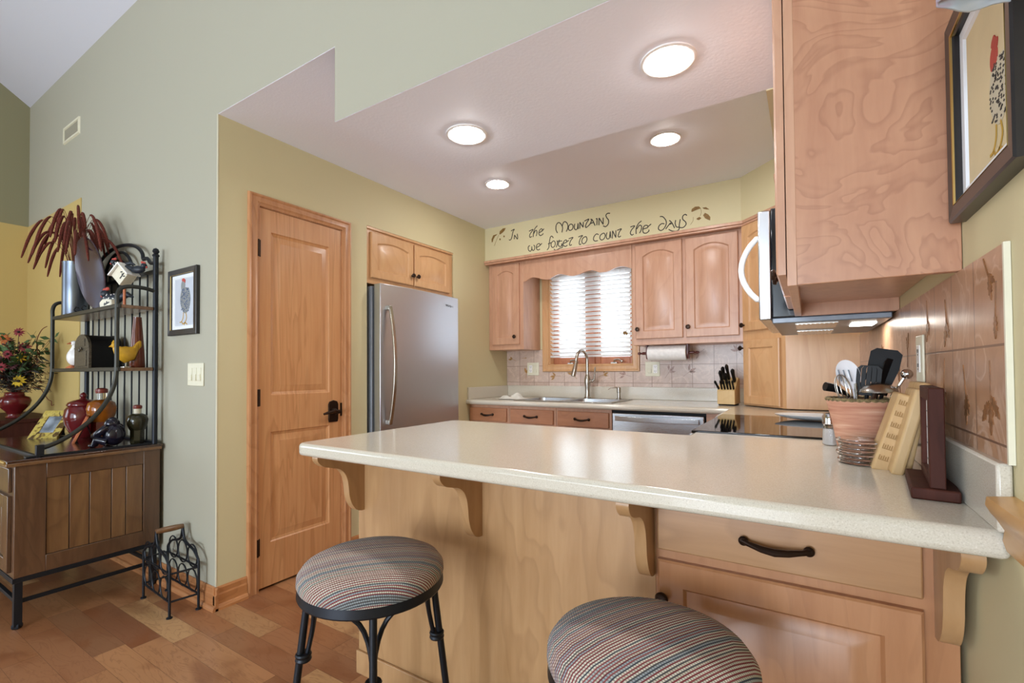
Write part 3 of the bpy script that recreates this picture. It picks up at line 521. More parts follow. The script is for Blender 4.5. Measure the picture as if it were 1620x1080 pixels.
for a,b in ((.06,.30),(.45,.69)): 
    gg=G().box(a,b,.07,.20,z0-.0105,z0-.007)
    for q in range(9): gg.box(a+.004,b-.004,.075+q*.0135,.080+q*.0135,z0-.012,z0-.010)
    gg.build('grease_filter','satin',b_)
M['hoodlens']=emit('lit hood lamp lens',(1,.95,.86,1),28)
G().box(.47,.60,.245,.315,z0-.0115,z0-.008).build('hood_lamp','hoodlens',t)
# range
t=thing('range','black glass-top range set in the right-hand counter','range',(-.375,2.69,0),-PI/2)
G().box(0,.76,0,RX+.374,.0,.905).build('body','black',t,bevel=.003)
G().box(.004,.756,-.03,-.001,.14,.80).build('oven_door','steelx',t,bevel=.004)
G().box(.004,.756,-.022,-.001,.81,.902).build('control_panel','steelx',t,bevel=.004)
M['cooktop']=plain('black ceramic glass','#0a0a0c',.04,0,.0)
G().box(-.002,.762,-.012,RX+.374,.905,.9165).build('cooktop','cooktop',t,bevel=.003)
G().tube([(.06,-.05,.775),(.70,-.05,.775)],.011,10).build('oven_handle','satin',t)
M['maple_rx']=wood('reddish maple drawer front','#bd8560','#a9714e','#88543a','x',figure=.2)
# base cabinets under the back counter
YF=3.22
def base_cab(x0,x1,label,false=False):
    t=thing('base_cabinet',label,'cabinet',(x0,YF,0)); w_=x1-x0
    G().box(0,w_,0,YB-YF-.001,.10,.869).box(.0,w_,.06,YB-YF-.001,0,.10).build('carcass','maple',t,bevel=.0015)
    d=G().box(.018,w_-.018,-.019,0,.735,.846).build('drawer','maple_rx',t,bevel=.004); pull(d,w_/2,-.019,.792,.11)
    cab_door(t,.018,w_-.018,.13,.715,'maple_h',0,.05,.66)
base_cab(L+.002,-2.052,'leftmost maple base cabinet with one drawer beside the refrigerator wall')
base_cab(-2.050,-1.628,'middle maple base cabinet with one drawer left of the sink front')
base_cab(-1.626,-1.185,'maple base cabinet with one drawer between the middle cabinet and dishwasher')
t=thing('dishwasher','stainless dishwasher with bowed bar handle under the back counter','dishwasher',(-1.18,YF,0))
G().box(.001,.625,.02,.58,.1,.867).box(.001,.625,.0,.03,.855,.868).build('body','black',t)
G().box(.008,.617,-.028,.0,.115,.850).build('door','steelx',t,bevel=.005)
g=G(); hp=[]
for i in range(13):
    u=i/12; hp.append((.035+u*.556,-.028-.018-.024*math.sin(PI*u),.815))
g.loops([[(p[0],p[1]-.006,p[2]-.017),(p[0],p[1]+.006,p[2]-.017),(p[0],p[1]+.006,p[2]+.017),(p[0],p[1]-.006,p[2]+.017)] for p in hp]); g.box(.035,.05,-.05,-.026,.80,.83).box(.576,.591,-.05,-.026,.80,.83); g.build('handle','steelx',t,bevel=.003)
t=thing('base_cabinet','narrow maple filler cabinet between dishwasher and range corner','cabinet',(-.553,YF,0))
G().box(0,.80,0,YB-YF-.001,0,.869).build('carcass','maple',t,bevel=.001)
t=thing('base_cabinet','plain maple corner base cabinet between the range and the dishwasher filler','cabinet',(-.375,2.693,0))
G().box(0,RX+.374,0,.525,0,.869).build('carcass','maple',t,bevel=.001)
# back countertop with sink cut-out, L-shaped
sx0,sx1,sy0,sy1=-2.03,-1.205,3.262,3.742
t=thing('back_countertop','speckled beige L-shaped countertop along the window wall with low backsplash lip','countertop',(0,0,0))
g=G(); zt=.91; zl=.870
g.box(L+.001,sx0,3.19,YB-.001,zl,zt).box(sx1,RX-.001,3.19,YB-.001,zl,zt).box(sx0,sx1,3.19,sy0,zl,zt).box(sx0,sx1,sy1,YB-.001,zl,zt).box(-.40,RX-.001,2.694,3.19,zl,zt)
g.tube([(L+.001,3.19,.89),(-.40,3.19,.89)],.02,10).tube([(-.40,3.19,.89),(-.40,2.694,.89)],.02,10)
g.build('worktop','counter',t,smooth=0)
G().box(L+.001,-.361,YB-.019,YB-.001,zt,1.012).box(L+.001,L+.019,3.19,YB-.019,zt,1.012).build('backsplash_lip','counter',t,bevel=.003)
# tiles on the back wall
M['lf1']=plain('ochre leaf glaze','#b78a4c',.4,var=.2,sc=80); M['lf2']=plain('mauve brown leaf glaze','#b8968a',.4,var=.2,sc=80); M['lf3']=plain('rust leaf glaze','#99683f',.4,var=.25,sc=80)
def leafshape(cx,cz,s,a):
    P=[]; raw=[(0,-1),(.18,-.6),(.5,-.62),(.38,-.3),(.75,-.15),(.45,.05),(.7,.4),(.35,.4),(.3,.75),(0,1),(-.3,.75),(-.35,.4),(-.7,.4),(-.45,.05),(-.75,-.15),(-.38,-.3),(-.5,-.62),(-.18,-.6)]
    for x,z in raw: P.append((cx+s*(x*.55*math.cos(a)-z*math.sin(a)),cz+s*(x*.55*math.sin(a)+z*math.cos(a))))
    return P
def back_spray(t,cx,cz,mat,s,rot,n=3,ax='y',at=-.0003,sg=-1):
    g=G(); r=random.Random(int((cx*100+cz*37)*10))
    for i in range(n):
        a=rot+(i-(n-1)/2)*.7+r.uniform(-.15,.15); d=s*.75*(.6+.4*i/n)
        px,pz=cx-math.sin(a)*d,cz+math.cos(a)*d
        g.prism(leafshape(px,pz,s*(.42+.1*(i%2)),a),ax,at,at+sg*.0012)
    st=[(cx+math.sin(rot)*s*.9,cz-math.cos(rot)*s*.9),(cx,cz),(cx-math.sin(rot)*s*.7,cz+math.cos(rot)*s*.7)]
    g.ribbon(st,.0028,ax,at,.0013,sg); return g.build('painted_leaf',mat,t,smooth=0)
t=thing('tile_backsplash','pinkish stone tile backsplash with painted leaves behind the sink','backsplash',(0,YB,0))
G().box(L+.001,cx0-.0005,-.007,-.0005,1.012,1.345).box(cx0-.0005,cx1+.0005,-.007,-.0005,1.012,cz0-.0005).box(cx1+.0005,RX-.62,-.007,-.0005,1.012,1.345).build('tile_field','tileb',t,smooth=0)
for cx,cz,m_,s_,ro,n in [(-2.39,1.26,'lf1',.045,1.2,2),(-2.26,1.27,'lf1',.03,-1.5,1),(-2.24,1.12,'lf1',.055,-.1,2),(-1.93,1.10,'lf1',.055,1.6,3),(-1.76,1.11,'lf1',.055,.8,2),(-1.48,1.11,'lf1',.05,-1.2,3),(-1.28,1.11,'lf2',.055,1.3,3),(-.93,1.13,'lf2',.06,-.6,3),(-.78,1.13,'lf2',.06,-.9,3),(-.42,1.28,'lf2',.06,.6,3),(-.92,1.29,'lf3',.04,.9,2),(-.70,1.28,'lf2',.05,2.2,2)]:
    back_spray(t,cx,cz,m_,s_,ro,n,'y',-.0071,-1)
# tiles on the right wall
t=thing('tile_backsplash','brown stone tile backsplash with painted leaves above the peninsula','backsplash',(RX,0,0))
G().box(-.007,-.0005,.963,3.20,1.012,1.335).build('tile_field','tiler',t,smooth=0)
G().box(-.008,-.0005,.957,.963,1.012,1.336).build('edge_grout','ivory',t,smooth=0)
for cy,cz,m_,s_,ro,n in [(1.00,1.24,'lf3',.05,3.3,1),(1.03,1.30,'lf3',.04,2.5,2),(1.03,1.11,'lf3',.06,3.1,3),(1.17,1.11,'lf3',.055,2.9,2),(1.30,1.25,'lf3',.05,3.0,2),(1.33,1.12,'lf3',.06,3.3,2),(1.48,1.27,'lf3',.05,3.1,2),(1.75,1.20,'lf3',.05,.1,2),(1.90,1.11,'lf3',.05,-.4,2),(2.3,1.2,'lf3',.05,.4,2)]:
    back_spray(t,cy,cz,m_,s_,ro,n,'x',-.0071,-1)
# refrigerator and the cabinet above it (local x -> world +y, front -> +x)
t=thing('refrigerator','stainless refrigerator with long bowed handle set in the olive wall','refrigerator',(-2.355,2.150,0),PI/2)
FW=.815
G().box(-.012,FW+.012,.085,.80,.02,1.722).build('body','greymetal',t,bevel=.006)
def frdoor(z0,z1):
    g=G(); P=[]
    for i in range(13):
        u=i/12; P.append((u*FW,.018*(2*u-1)**2-.004))
    P=[(0,.075)]+[(.0,.022)]+P[0:]+[(FW,.075)]
    g.prism(P,'z',z0,z1); return g
d=frdoor(.655,1.735).build('door','steel',t,smooth=40,bevel=.004)
d2=frdoor(.05,.645).build('freezer_drawer','steel',t,smooth=40,bevel=.004)
hp=[]
for i in range(15):
    u=i/14; hp.append((.058+.0*u,.0-.016-.05*math.sin(PI*u)**.9,.80+u*.79))
g=G(); g.loops([[(p[0]-.013,p[1]+.006,p[2]),(p[0]+.013,p[1]+.006,p[2]),(p[0]+.013,p[1]-.006,p[2]),(p[0]-.013,p[1]-.006,p[2])] for p in hp]); g.box(.045,.071,-.018,.012,.80,.83).box(.045,.071,-.018,.012,1.56,1.59)
g.build('handle','satin',d,bevel=.003)
G().box(.12,.70,-.05,-.03,.58,.605).box(.13,.15,-.04,.0,.58,.605).box(.67,.69,-.04,.0,.58,.605).build('handle','satin',d2,bevel=.004)
def text_obj(s,size,mat,parent,loc,rot,name='lettering'):
    cu=bpy.data.curves.new(name,'FONT'); cu.body=s; cu.size=size; cu.extrude=.0004; cu.align_x='CENTER'; cu.align_y='CENTER'
    o=bpy.data.objects.new(name,cu); C.objects.link(o); dg_=bpy.context.evaluated_depsgraph_get(); dg_.update()
    me=bpy.data.meshes.new_from_object(o.evaluated_get(dg_)); bpy.data.objects.remove(o); o=bpy.data.objects.new(name,me); C.objects.link(o)
    me.materials.clear(); me.materials.append(M[mat]); o.parent=parent; o.location=loc; o.rotation_euler=rot; return o
M['logo']=plain('grey logo print','#6b6f76',.4)
text_obj('Whirlpool',.026,'logo',d,(.70,.0048,1.66),(PI/2,0,math.radians(5)),'logo')
t=thing('wall_cabinet','small two-door maple cabinet recessed above the refrigerator','cabinet',(L-.012,2.116,0),PI/2)
G().box(.0,.895,.0,.55,1.742,2.121).build('carcass','maple_warm',t,bevel=.002)
cab_door(t,.035,.430,1.782,2.088,'maple_warm',.022,.41,1.853,fwd=.05,y=-.001); cab_door(t,.440,.845,1.782,2.088,'maple_warm',.022,.462,1.853,fwd=.05,y=-.001)
G().box(-.0,.895,-.012,-.001,2.105,2.122).build('crown_strip','maple_warm',t,bevel=.002)
# ---------------------------------------------------------------- peninsula
YP=1.235; 
t=thing('peninsula_cabinet','light maple peninsula base with back panel, drawer, door and curved corbels','cabinet',(0,YP,0))
G().box(-1.482,-.340,0,.57,.0,.869).build('back_panel','maple_pan',t,bevel=.001)
G().box(-.340,RX-.010,.0,.57,.0,.869).build('carcass','maple_red',t,bevel=.001)
G().box(-1.484,-.345,-.012,-.0005,0,.085).box(-.34,RX-.011,-.012,-.0005,0,.085).build('base_moulding','maple_pan',t,bevel=.003)
d=G().box(-.331,.187,-.019,-.0005,.697,.835).build('drawer','maple_h',t,bevel=.004); pull(d,-.067,-.019,.757,.128)
cab_door(t,-.331,.187,.11,.672,'maple_red',0,-.316,.583,fwd=.062)
def corbel(x,w_=.030):
    pts=[(0,.868),(-.198,.868),(-.206,.850),(-.200,.834),(-.180,.818),(-.150,.809),(-.118,.800),(-.094,.782),(-.080,.755),(-.074,.722),(-.070,.690),(-.058,.658),(-.036,.632),(-.012,.624),(0,.624)]
    P=[pts[0],pts[1]]+smooth2(pts[1:-1],4)[1:]+[pts[-1]]
    G().prism(P,'x',x,x+w_).build('corbel','maple_pan',t,smooth=40)
for x in (-1.478,-.922,-.372,.205): corbel(x)
# peninsula countertop with rounded corner and right-wall lip
t=thing('peninsula_countertop','large speckled beige breakfast-bar countertop with rounded edges','countertop',(0,0,0))
x0,x1,y0_,y1_=-1.492,RX-.001,.972,1.900; r=.035; P=[]
for cx,cy,a0 in ((x0+r,y0_+r,PI),): 
    for i in range(7): a=a0+PI/2*i/6; P.append((cx+r*math.cos(a),cy+r*math.sin(a)))
P+=[(x1,y0_),(x1,1.926),(-.378,1.926),(-.378,1.83)]
for i in range(7): a=PI/2+PI/2*i/6; P.append((x0+r+r*math.cos(a),1.83-r+r*math.sin(a)))
G().prism(P,'z',.868,.9105).build('worktop','counter',t,bevel=.012,seg=4,smooth=50)
G().box(RX-.019,RX-.001,.966,1.926,.9105,1.012).build('backsplash_lip','counter',t,bevel=.004)
# ---------------------------------------------------------------- bar stools
def weave(o):
    # cloth coordinates: distance measured over the cushion, so stripes run on over its edge
    me=o.data; vs=[v.co.copy() for v in me.vertices]; n=64; m=len(vs)//n; s_=0; S_=[0]*m
    for i in range(m-2,-1,-1):
        a,b=vs[i*n],vs[(i+1)*n]; S_[i]=S_[i+1]+math.hypot(math.hypot(a.x,a.y)-math.hypot(b.x,b.y),a.z-b.z)
    at=me.attributes.new('weave','FLOAT_VECTOR','POINT')
    for i,v in enumerate(vs):
        r_=math.hypot(v.x,v.y) or 1; at.data[i].vector=(v.x/r_*S_[i//n],v.y/r_*S_[i//n],0)
def stool(x,y,rz,label,off=0):
    t=thing('bar_stool',label,'stool',(x,y,0),rz,'woven-seat iron bar stools')
    z0=.568; R=.19
    G().lathe([(R*.99,z0+.022),(R*1.015,z0+.034),(R*1.01,z0+.05),(R*.95,z0+.066),(R*.8,z0+.080),(R*.55,z0+.089),(R*.25,z0+.093),(.001,z0+.094)],(0,0,0),64,c0=False,c1=False).build('seat','fabric',t,smooth=60)
    weave(t.children[0])
    G().lathe([(R-.006,z0),(R,z0+.0),(R+.002,z0+.004),(R,z0+.026),(R-.006,z0+.026)],(0,0,0),64,c0=False,c1=False).lathe([(.0001,z0+.004),(R-.006,z0+.004)],(0,0,0),48,c0=False,c1=False).build('seat_rim','iron',t,smooth=30)
    def P(a,r,z): return (r*math.cos(a),r*math.sin(a),z)
    for k_ in range(4):
        a=PI/4+off+k_*PI/2; f=lambda z: R*.86+(z0-z)*.12
        lg=G().cyl(P(a,f(z0),z0+.002),P(a,f(.0),.0),.0095,12).lathe([(.013,0),(.014,.008),(.010,.012)],P(a,f(0),0),12).build('leg','iron',t)
        zc=.405; cc=P(a,f(zc)-.008,zc); G().lathe([(.019,-.010),(.021,-.006),(.019,0),(.021,.006),(.019,.010)],cc,14).build('collar','iron',lg)
        # two curved braces sweeping from the collar up under the seat
        for sgn in (-1,1):
            pts=[]
            for i in range(9):
                u=i/8; aa=a+sgn*(PI/4)*.62*(1-math.cos(u*PI/2)); pts.append(P(aa,(f(.405)-.016)*(1-u)+u*R*.90-(.02*math.sin(PI*u)),.405+(z0-.405)*math.sin(u*PI/2)))
            G().tube(pts,.0062,8).build('brace','iron',t)
    rr=R*.86+(z0-.11)*.12-.004
    G().tube([P(2*PI*i/48,rr,.11) for i in range(48)],.0075,8,closed=True).build('foot_ring','iron',t)
stool(-1.02,.897,math.radians(48),'round woven-seat iron bar stool seen nearly whole, nearer the pantry door',math.radians(-44))
stool(-.265,.903,math.radians(62),'round woven-seat iron bar stool cut by the lower frame edge, before the peninsula door',math.radians(-30))
# ---------------------------------------------------------------- small wall fittings
def plate(name,label,cat,loc,rz,w_,h,gangs):
    t=thing(name,label,cat,loc,rz)
    p=G().box(-w_/2,w_/2,-.006,-.0005,-h/2,h/2).build('cover_plate','ivory',t,bevel=.003)
    n=len(gangs)
    for i,gk in enumerate(gangs):
        x=(i-(n-1)/2)*.046
        if gk=='s': G().box(x-.0165,x+.0165,-.0085,-.006,-.034,.034).box(x-.0145,x+.0145,-.012,-.008,-.031,0.0).build('rocker_switch','ivory' if name!='x' else 'white',t,bevel=.001)
        else:
            o=G().box(x-.0165,x+.0165,-.0085,-.006,-.034,.034).build('socket_insert','white',t,bevel=.001)
            for z in (-.018,.018): G().box(x-.007,x-.005,-.0092,-.0084,z-.003,z+.006).box(x+.005,x+.007,-.0092,-.0084,z-.003,z+.006).ball((x,-.0086,z-.008),.002,.0008,.002,8,6).build('socket_slots','dark',o,smooth=0)
    return t
plate('light_switch','triple ivory rocker switch on the sage wall beside the opening corner','light switch',(-2.661,Y0,1.144),0,.165,.118,'sss')
plate('wall_outlet','ivory switch and outlet plate on the tiles left of the window','outlet',(-2.165,YB-.007,1.166),0,.124,.118,'os')
plate('wall_outlet','switch and outlet plate on the tiles below the paper towels','outlet',(-1.058,YB-.007,1.158),0,.118,.118,'so')
plate('wall_outlet','ivory outlet plate on the brown tiles above the wooden books','outlet',(RX-.007,1.55,1.176),-PI/2,.082,.118,'o')
t=thing('air_vent','small rectangular return vent high on the sage wall','vent',(-4.54,Y0,2.93))
g=G(); cor=[(-.165,-.062,1,1),(.165,-.062,-1,1),(.165,.062,-1,-1),(-.165,.062,1,-1)]
g.loops([[(a+sx*o_,-h,b+sz*o_) for o_,h in ((0,0),(.004,.010),(.018,.010),(.020,.0))] for a,b,sx,sz in cor],wrap=True); g.build('frame','ivory',t,smooth=0)
g=G()
for i in range(9): g.box(-.147,.147,-.006,-.002,-.042+i*.0094,-.038+i*.0094)
G().box(-.147,.147,-.002,-.0005,-.044,.044).build('grille_back','ivory',t,smooth=0); g.build('louvres','gpaint',t,smooth=0)
# ---------------------------------------------------------------- framed hen pictures
M['mat']=plain('white picture mat','#e9edf2',.7,var=.01); M['paperb']=plain('pale blue grey print paper','#c3c9d4',.7,var=.03,sc=15); M['paperc']=plain('cream print paper','#d9c9a0',.7,var=.03,sc=15)
M['frameb']=plain('black brown picture frame','#262324',.3); M['gold']=metal('thin gold line','#c8ab6c',.35)
M['h_red']=plain('red print','#b8483c',.7); M['h_blue']=plain('blue print','#3a5482',.7); M['h_dk']=plain('charcoal print','#3d3b3a',.7); M['h_yel']=plain('ochre print','#c29a3a',.7); M['h_grey']=plain('grey print','#8b8f90',.7); M['h_cream']=plain('cream feather print','#cdc6ae',.7)
def hen(t,y,s,cx,cz,mir,body,speck,leg,extra,sx=1.5):
    X=lambda p:(cx+mir*p[0]*s*sx,cz+p[1]*s)
    def poly(name,pts,mat,o): G().prism([X(p) for p in smooth2(pts+[pts[0]],4)[:-1]],'y',y-o,y).build(name,mat,t,smooth=0)
    B=[(-.22,.62),(-.30,.40),(-.34,.1),(-.28,-.25),(-.12,-.5),(.05,-.52),(.22,-.3),(.30,.0),(.30,.3),(.22,.6),(.12,.72),(.05,.68)]
    poly('hen_body',B,body,.0006)
    poly('hen_head',[(.02,.62),(.0,.8),(.06,.95),(.16,.98),(.24,.88),(.26,.7),(.2,.55)],extra,.0009)
    poly('hen_comb',[(.0,.86),(-.02,1.0),(.05,1.06),(.1,1.14),(.18,1.08),(.2,.98),(.1,.94)],'h_red',.0012)
    g=G(); r=random.Random(5)
    for i in range(130):
        a=r.uniform(-.31,.29); b=r.uniform(-.48,.62)
        w=.31*(1-abs(b-.08)**2.2*1.1)
        if abs(a)>w: continue
        q=[(a-.022,b-.012),(a+.01,b-.022),(a+.024,b+.008),(a-.004,b+.022)]
        g.prism([X(p) for p in q],'y',y-.0012,y-.0007)
    g.build('hen_feathers',speck,t,smooth=0)
    g=G()
    for st in ([(-.05,-.5),(-.1,-.75),(.0,-.95),(.16,-1.02)],[(.1,-.48),(.12,-.72),(.22,-.9),(.34,-.92)],[(.0,-.95),(-.14,-1.05)],[(.22,-.9),(.14,-1.0)],[(0,-.95),(.06,-1.1)]): g.ribbon([X(p) for p in st],.05*s,'y',y-.0003,.0007,-1)
    g.build('hen_legs',leg,t,smooth=0)
def picture(label,loc,rz,w_,h,fw_,dep,matw,paper,**hk):
    t=thing('framed_picture',label,'picture',loc,rz)
    cor=[(-w_/2,-h/2,1,1),(w_/2,-h/2,-1,1),(w_/2,h/2,-1,-1),(-w_/2,h/2,1,-1)]
    f=G(); f.loops([[(a+sx*o_,-d_,b+sz*o_) for o_,d_ in ((0,0),(0,dep-.003),(.003,dep),(fw_-.004,dep-.002),(fw_,dep-.008),(fw_,0))] for a,b,sx,sz in cor],wrap=True); f=f.build('frame','frameb',t,smooth=0)
    f=G(); f.loops([[(a+sx*o_,-d_,b+sz*o_) for o_,d_ in ((fw_-.0035,dep-.004),(fw_-.0035,dep-.0012),(fw_-.002,dep-.002),(fw_-.002,dep-.005))] for a,b,sx,sz in cor],wrap=True).build('gold_edge','gold',t,smooth=0)
    f=G(); f.loops([[(a+sx*o_,-d_,b+sz*o_) for o_,d_ in ((fw_,.004),(fw_,.009),(fw_+matw-.004,.009),(fw_+matw,.005),(fw_+matw,.004))] for a,b,sx,sz in cor],wrap=True).build('mat','mat',t,smooth=0)
    G().box(-w_/2+fw_,w_/2-fw_,-.005,-.001,-h/2+fw_,h/2-fw_).build('print',paper,t,smooth=0)
    hen(t,-.0051,**hk); return t
picture('narrow black-framed print of a blue speckled hen on the sage wall','',0,0,0,0,0,0,'mat') if False else None
picture('small black-framed print of a blue speckled hen on the sage wall',(-2.785,Y0,1.528),0,.315,.352,.032,.020,.020,'paperb',s=.115,cx=.01,cz=.0,mir=-1,body='h_grey',speck='h_blue',leg='h_yel',extra='h_grey')
picture('large black-framed print of a barred hen on the wall right of the cabinet',(RX,1.014,1.604),-PI/2,.328,.364,.030,.024,.022,'paperc',s=.084,cx=.044,cz=-.045,mir=-1,body='h_cream',speck='h_dk',leg='h_yel',extra='h_red')
# patterned fabric valance hanging over the right-hand wall near the camera
k=N('blue and pink printed curtain fabric'); v=k.coord(); a=k.noise(v,9,3,1.2); k.base(k.ramp(a,[(.38,'#a9bcd2'),(.47,'#dfe6ee'),(.54,'#c3cfdd'),(.60,'#a34d72'),(.66,'#8f3560'),(.72,'#d8dfe8')])); k.set(Roughness=.9); M['curtain']=k.m
t=thing('curtain_valance','blue, white and pink printed fabric valance hanging at the top right','curtain',(RX,0,0))
L1=[];L2=[]
g=G(); rows=8; path=[]
for q in range(9): path.append((-.004-.099*q/8,.866-.054*q/8))
for q in range(1,41): path.append((-.103,.812-.0115*q))
pl=[0]
for p,q in zip(path,path[1:]): pl.append(pl[-1]+math.hypot(q[0]-p[0],q[1]-p[1]))
def cv(i,w_):
    x,y=path[i]; s_=pl[i]; a=.010*math.sin(s_*75+w_)*(1.1-.7*w_)*min(1,s_*12); ret=i<9
    return (x-(0 if ret else a),y-(a*.6 if ret else 0),1.622+.004*math.sin(s_*55)*(1-w_)+w_*.32)
g.loops([[cv(i,j/rows) for i in range(len(path))] for j in range(rows+1)],False,False,closed=False)
o=g.build('fabric_drop','curtain',t,smooth=80); s_=o.modifiers.new('solid','SOLIDIFY'); s_.thickness=.003
G().cyl((-.09,.84,1.935),(-.09,.36,1.935),.010,12).cyl((-.09,.83,1.935),(-.0005,.83,1.935),.007,8).cyl((-.09,.37,1.935),(-.0005,.37,1.935),.007,8).build('rod','iron',t)
# ---------------------------------------------------------------- sink, taps and cloth
t=thing('sink','double-bowl stainless drop-in sink under the window','sink',(0,0,.91))
def rr(x0,x1,y0,y1,r,z,n=5):
    P=[]
    for cx,cy,a0 in ((x1-r,y1-r,0),(x0+r,y1-r,PI/2),(x0+r,y0+r,PI),(x1-r,y0+r,1.5*PI)):
        for i in range(n+1): a=a0+PI/2*i/n; P.append((cx+r*math.cos(a),cy+r*math.sin(a),z))
    return P
sx0,sx1,sy0,sy1=-2.035,-1.20,3.257,3.747
ms=(sx0+sx1)/2-.01
g=G()
bowls=((sx0+.03,ms-.012),(ms+.012,sx1-.03))
# rim built from strips round the bowls, then each bowl
g.box(sx0,sx1,sy0,sy0+.025,.001,.006).box(sx0,sx1,sy1-.085,sy1,.001,.006).box(sx0,sx0+.03,sy0+.025,sy1-.085,.001,.006).box(sx1-.03,sx1,sy0+.025,sy1-.085,.001,.006).box(ms-.012,ms+.012,sy0+.025,sy1-.085,.001,.006)
g.build('rim','satin',t,bevel=.002)
for a,b in bowls:
    G().loops([rr(a-.002,b+.002,sy0+.023,sy1-.083,.012,.005),rr(a+.004,b-.004,sy0+.030,sy1-.09,.05,.003),rr(a+.008,b-.008,sy0+.034,sy1-.094,.05,-.0365)],False,False).loops([rr(a+.008,b-.008,sy0+.034,sy1-.094,.05,-.0365),rr(a+.012,b-.012,sy0+.038,sy1-.098,.05,-.16),rr(a+.05,b-.05,sy0+.07,sy1-.13,.05,-.18)],False,True).build('bowl','steelx',t,smooth=60)
t=thing('kitchen_faucet','brushed nickel gooseneck pull-down faucet behind the sink','faucet',(-1.575,3.705,.916))
G().lathe([(.030,0),(.030,.006),(.024,.012),(.020,.05),(.021,.09),(.026,.13),(.026,.16),(.020,.185),(.015,.20)],(0,0,0),24).build('body','satin',t)
pts=[(0,0,.19)]; R1=.075
for i in range(0,15):
    a=PI-PI*1.10*i/14; pts.append((-.03*(i/14)*1.2,-(R1+R1*math.cos(a)),.325+R1*math.sin(a)))
sp_=G().tube([(0,0,.17),(0,0,.25)]+pts[1:],.0125,14).build('spout','satin',t,smooth=50)
e=Vector(pts[-1]); d=Vector((-.012,-.028,-.10)); G().tube([e-d*.05,e+d*.25,e+d*.7,e+d*1.15],[.0135,.0165,.020,.019],16).build('spray_head','satin',t)
G().cyl((.016,0,.14),(.045,0,.145),.014,12).tube([(.045,0,.145),(.062,0,.155),(.068,-.002,.20),(.072,-.004,.262)],[.012,.011,.007,.0055],10).build('lever','satin',t)
t=thing('soap_dispenser','small nickel soap dispenser with thin spout beside the faucet','soap dispenser',(-1.30,3.70,.916))
G().lathe([(.020,0),(.020,.005),(.014,.010),(.013,.05),(.017,.055),(.017,.09),(.010,.096)],(0,0,0),18).build('pump_body','satin',t)
G().tube([(0,0,.086),(-.02,-.012,.095),(-.055,-.035,.092),(-.075,-.045,.080)],[.007,.006,.005,.004],8).build('spout','satin',t)
t=thing('dish_cloth','crumpled white dish cloth left of the sink','cloth',(-2.12,3.40,.912))
n=26; hts={}
r=random.Random(3)
def ch(u,v):
    d=math.hypot(u*1.0,v*1.15); e=max(0,1-d**2.2)
    return e*(.028+.012*math.sin(5*u+4*v)+.007*math.sin(8*u-5*v+1)+.005*math.sin(7*v+5*u))+.002
g=G(); Lp=[]
for j in range(n+1):
    row=[]
    for i in range(n+1):
        u,v=2*i/n-1,2*j/n-1; k1=1-.12*(u*u*v*v); row.append((u*.125*k1+.02*v+.008*math.sin(7*v),v*.085*k1+.008*math.sin(6*u),ch(u,v)))
    Lp.append(row)
g.loops(Lp,False,False,closed=False); o=g.build('cloth_fold','cloth',t,smooth=80); s_=o.modifiers.new('solid','SOLIDIFY'); s_.thickness=.002; s_.offset=1
# ---------------------------------------------------------------- knife block and knives
t=thing('knife_block','pale beech knife block beside the corner cabinet','knife block',(-.455,3.49,.9105),math.radians(-6))
P=[(-.075,.008),(-.075,.100),(.03,.185),(.075,.175),(.075,.008)]
G().loops([[(x,y,z) for y,z in P] for x in (-.055,.055)]).build('block','block',t,bevel=.003)
G().box(-.048,.048,-.068,.068,0,.008).build('base','dark',t)
kz=math.radians(-6); Rk=Matrix.Rotation(kz,3,'Z')
def wk(x,y,z): v=Rk@Vector((x,y,0)); return Vector((-.455+v.x,3.49+v.y,.9105+z))
def knife(x,y,z,ln,rad,label,group,lean=0):
    # handle leaning forwards and up out of the sloped face
    p=wk(x,y,z); dr=Rk@Vector((lean,-.62,.80)); dr.normalize()
    t=thing('kitchen_knife',label,'knife',p,0,group)
    G().tube([dr*-.03,dr*.003],[rad*.35,rad*.35],6,flat=(1,.35)).build('blade','satin',t)
    G().tube([dr*0,dr*.01,dr*ln*.5,dr*ln*.9,dr*ln],[rad*.8,rad,rad*.85,rad*1.1,rad*.6],10,flat=(1.25,.8)).build('handle','black',t)
for i in range(6): knife(-.046+i*.0185,-.060,.108,.072,.0075,'slim black-handled steak knife in the front row of the block','steak knives in the block',(-.25 if i==0 else 0))
for i,(x,y,z,l_,r_) in enumerate([(-.035,-.015,.146,.105,.013),(-.005,-.02,.143,.09,.012),(-.028,.02,.175,.10,.014),(.0,.018,.175,.12,.013),(.038,.0,.160,.10,.014)]):
    knife(x,y,z,l_,r_,['black-handled knife at the left of the block\'s upper rows','short black-handled knife in the middle of the block','large black-handled knife rising at the back left of the block','tallest black-handled knife at the back of the block','black-handled knife at the right of the block'][i],None)
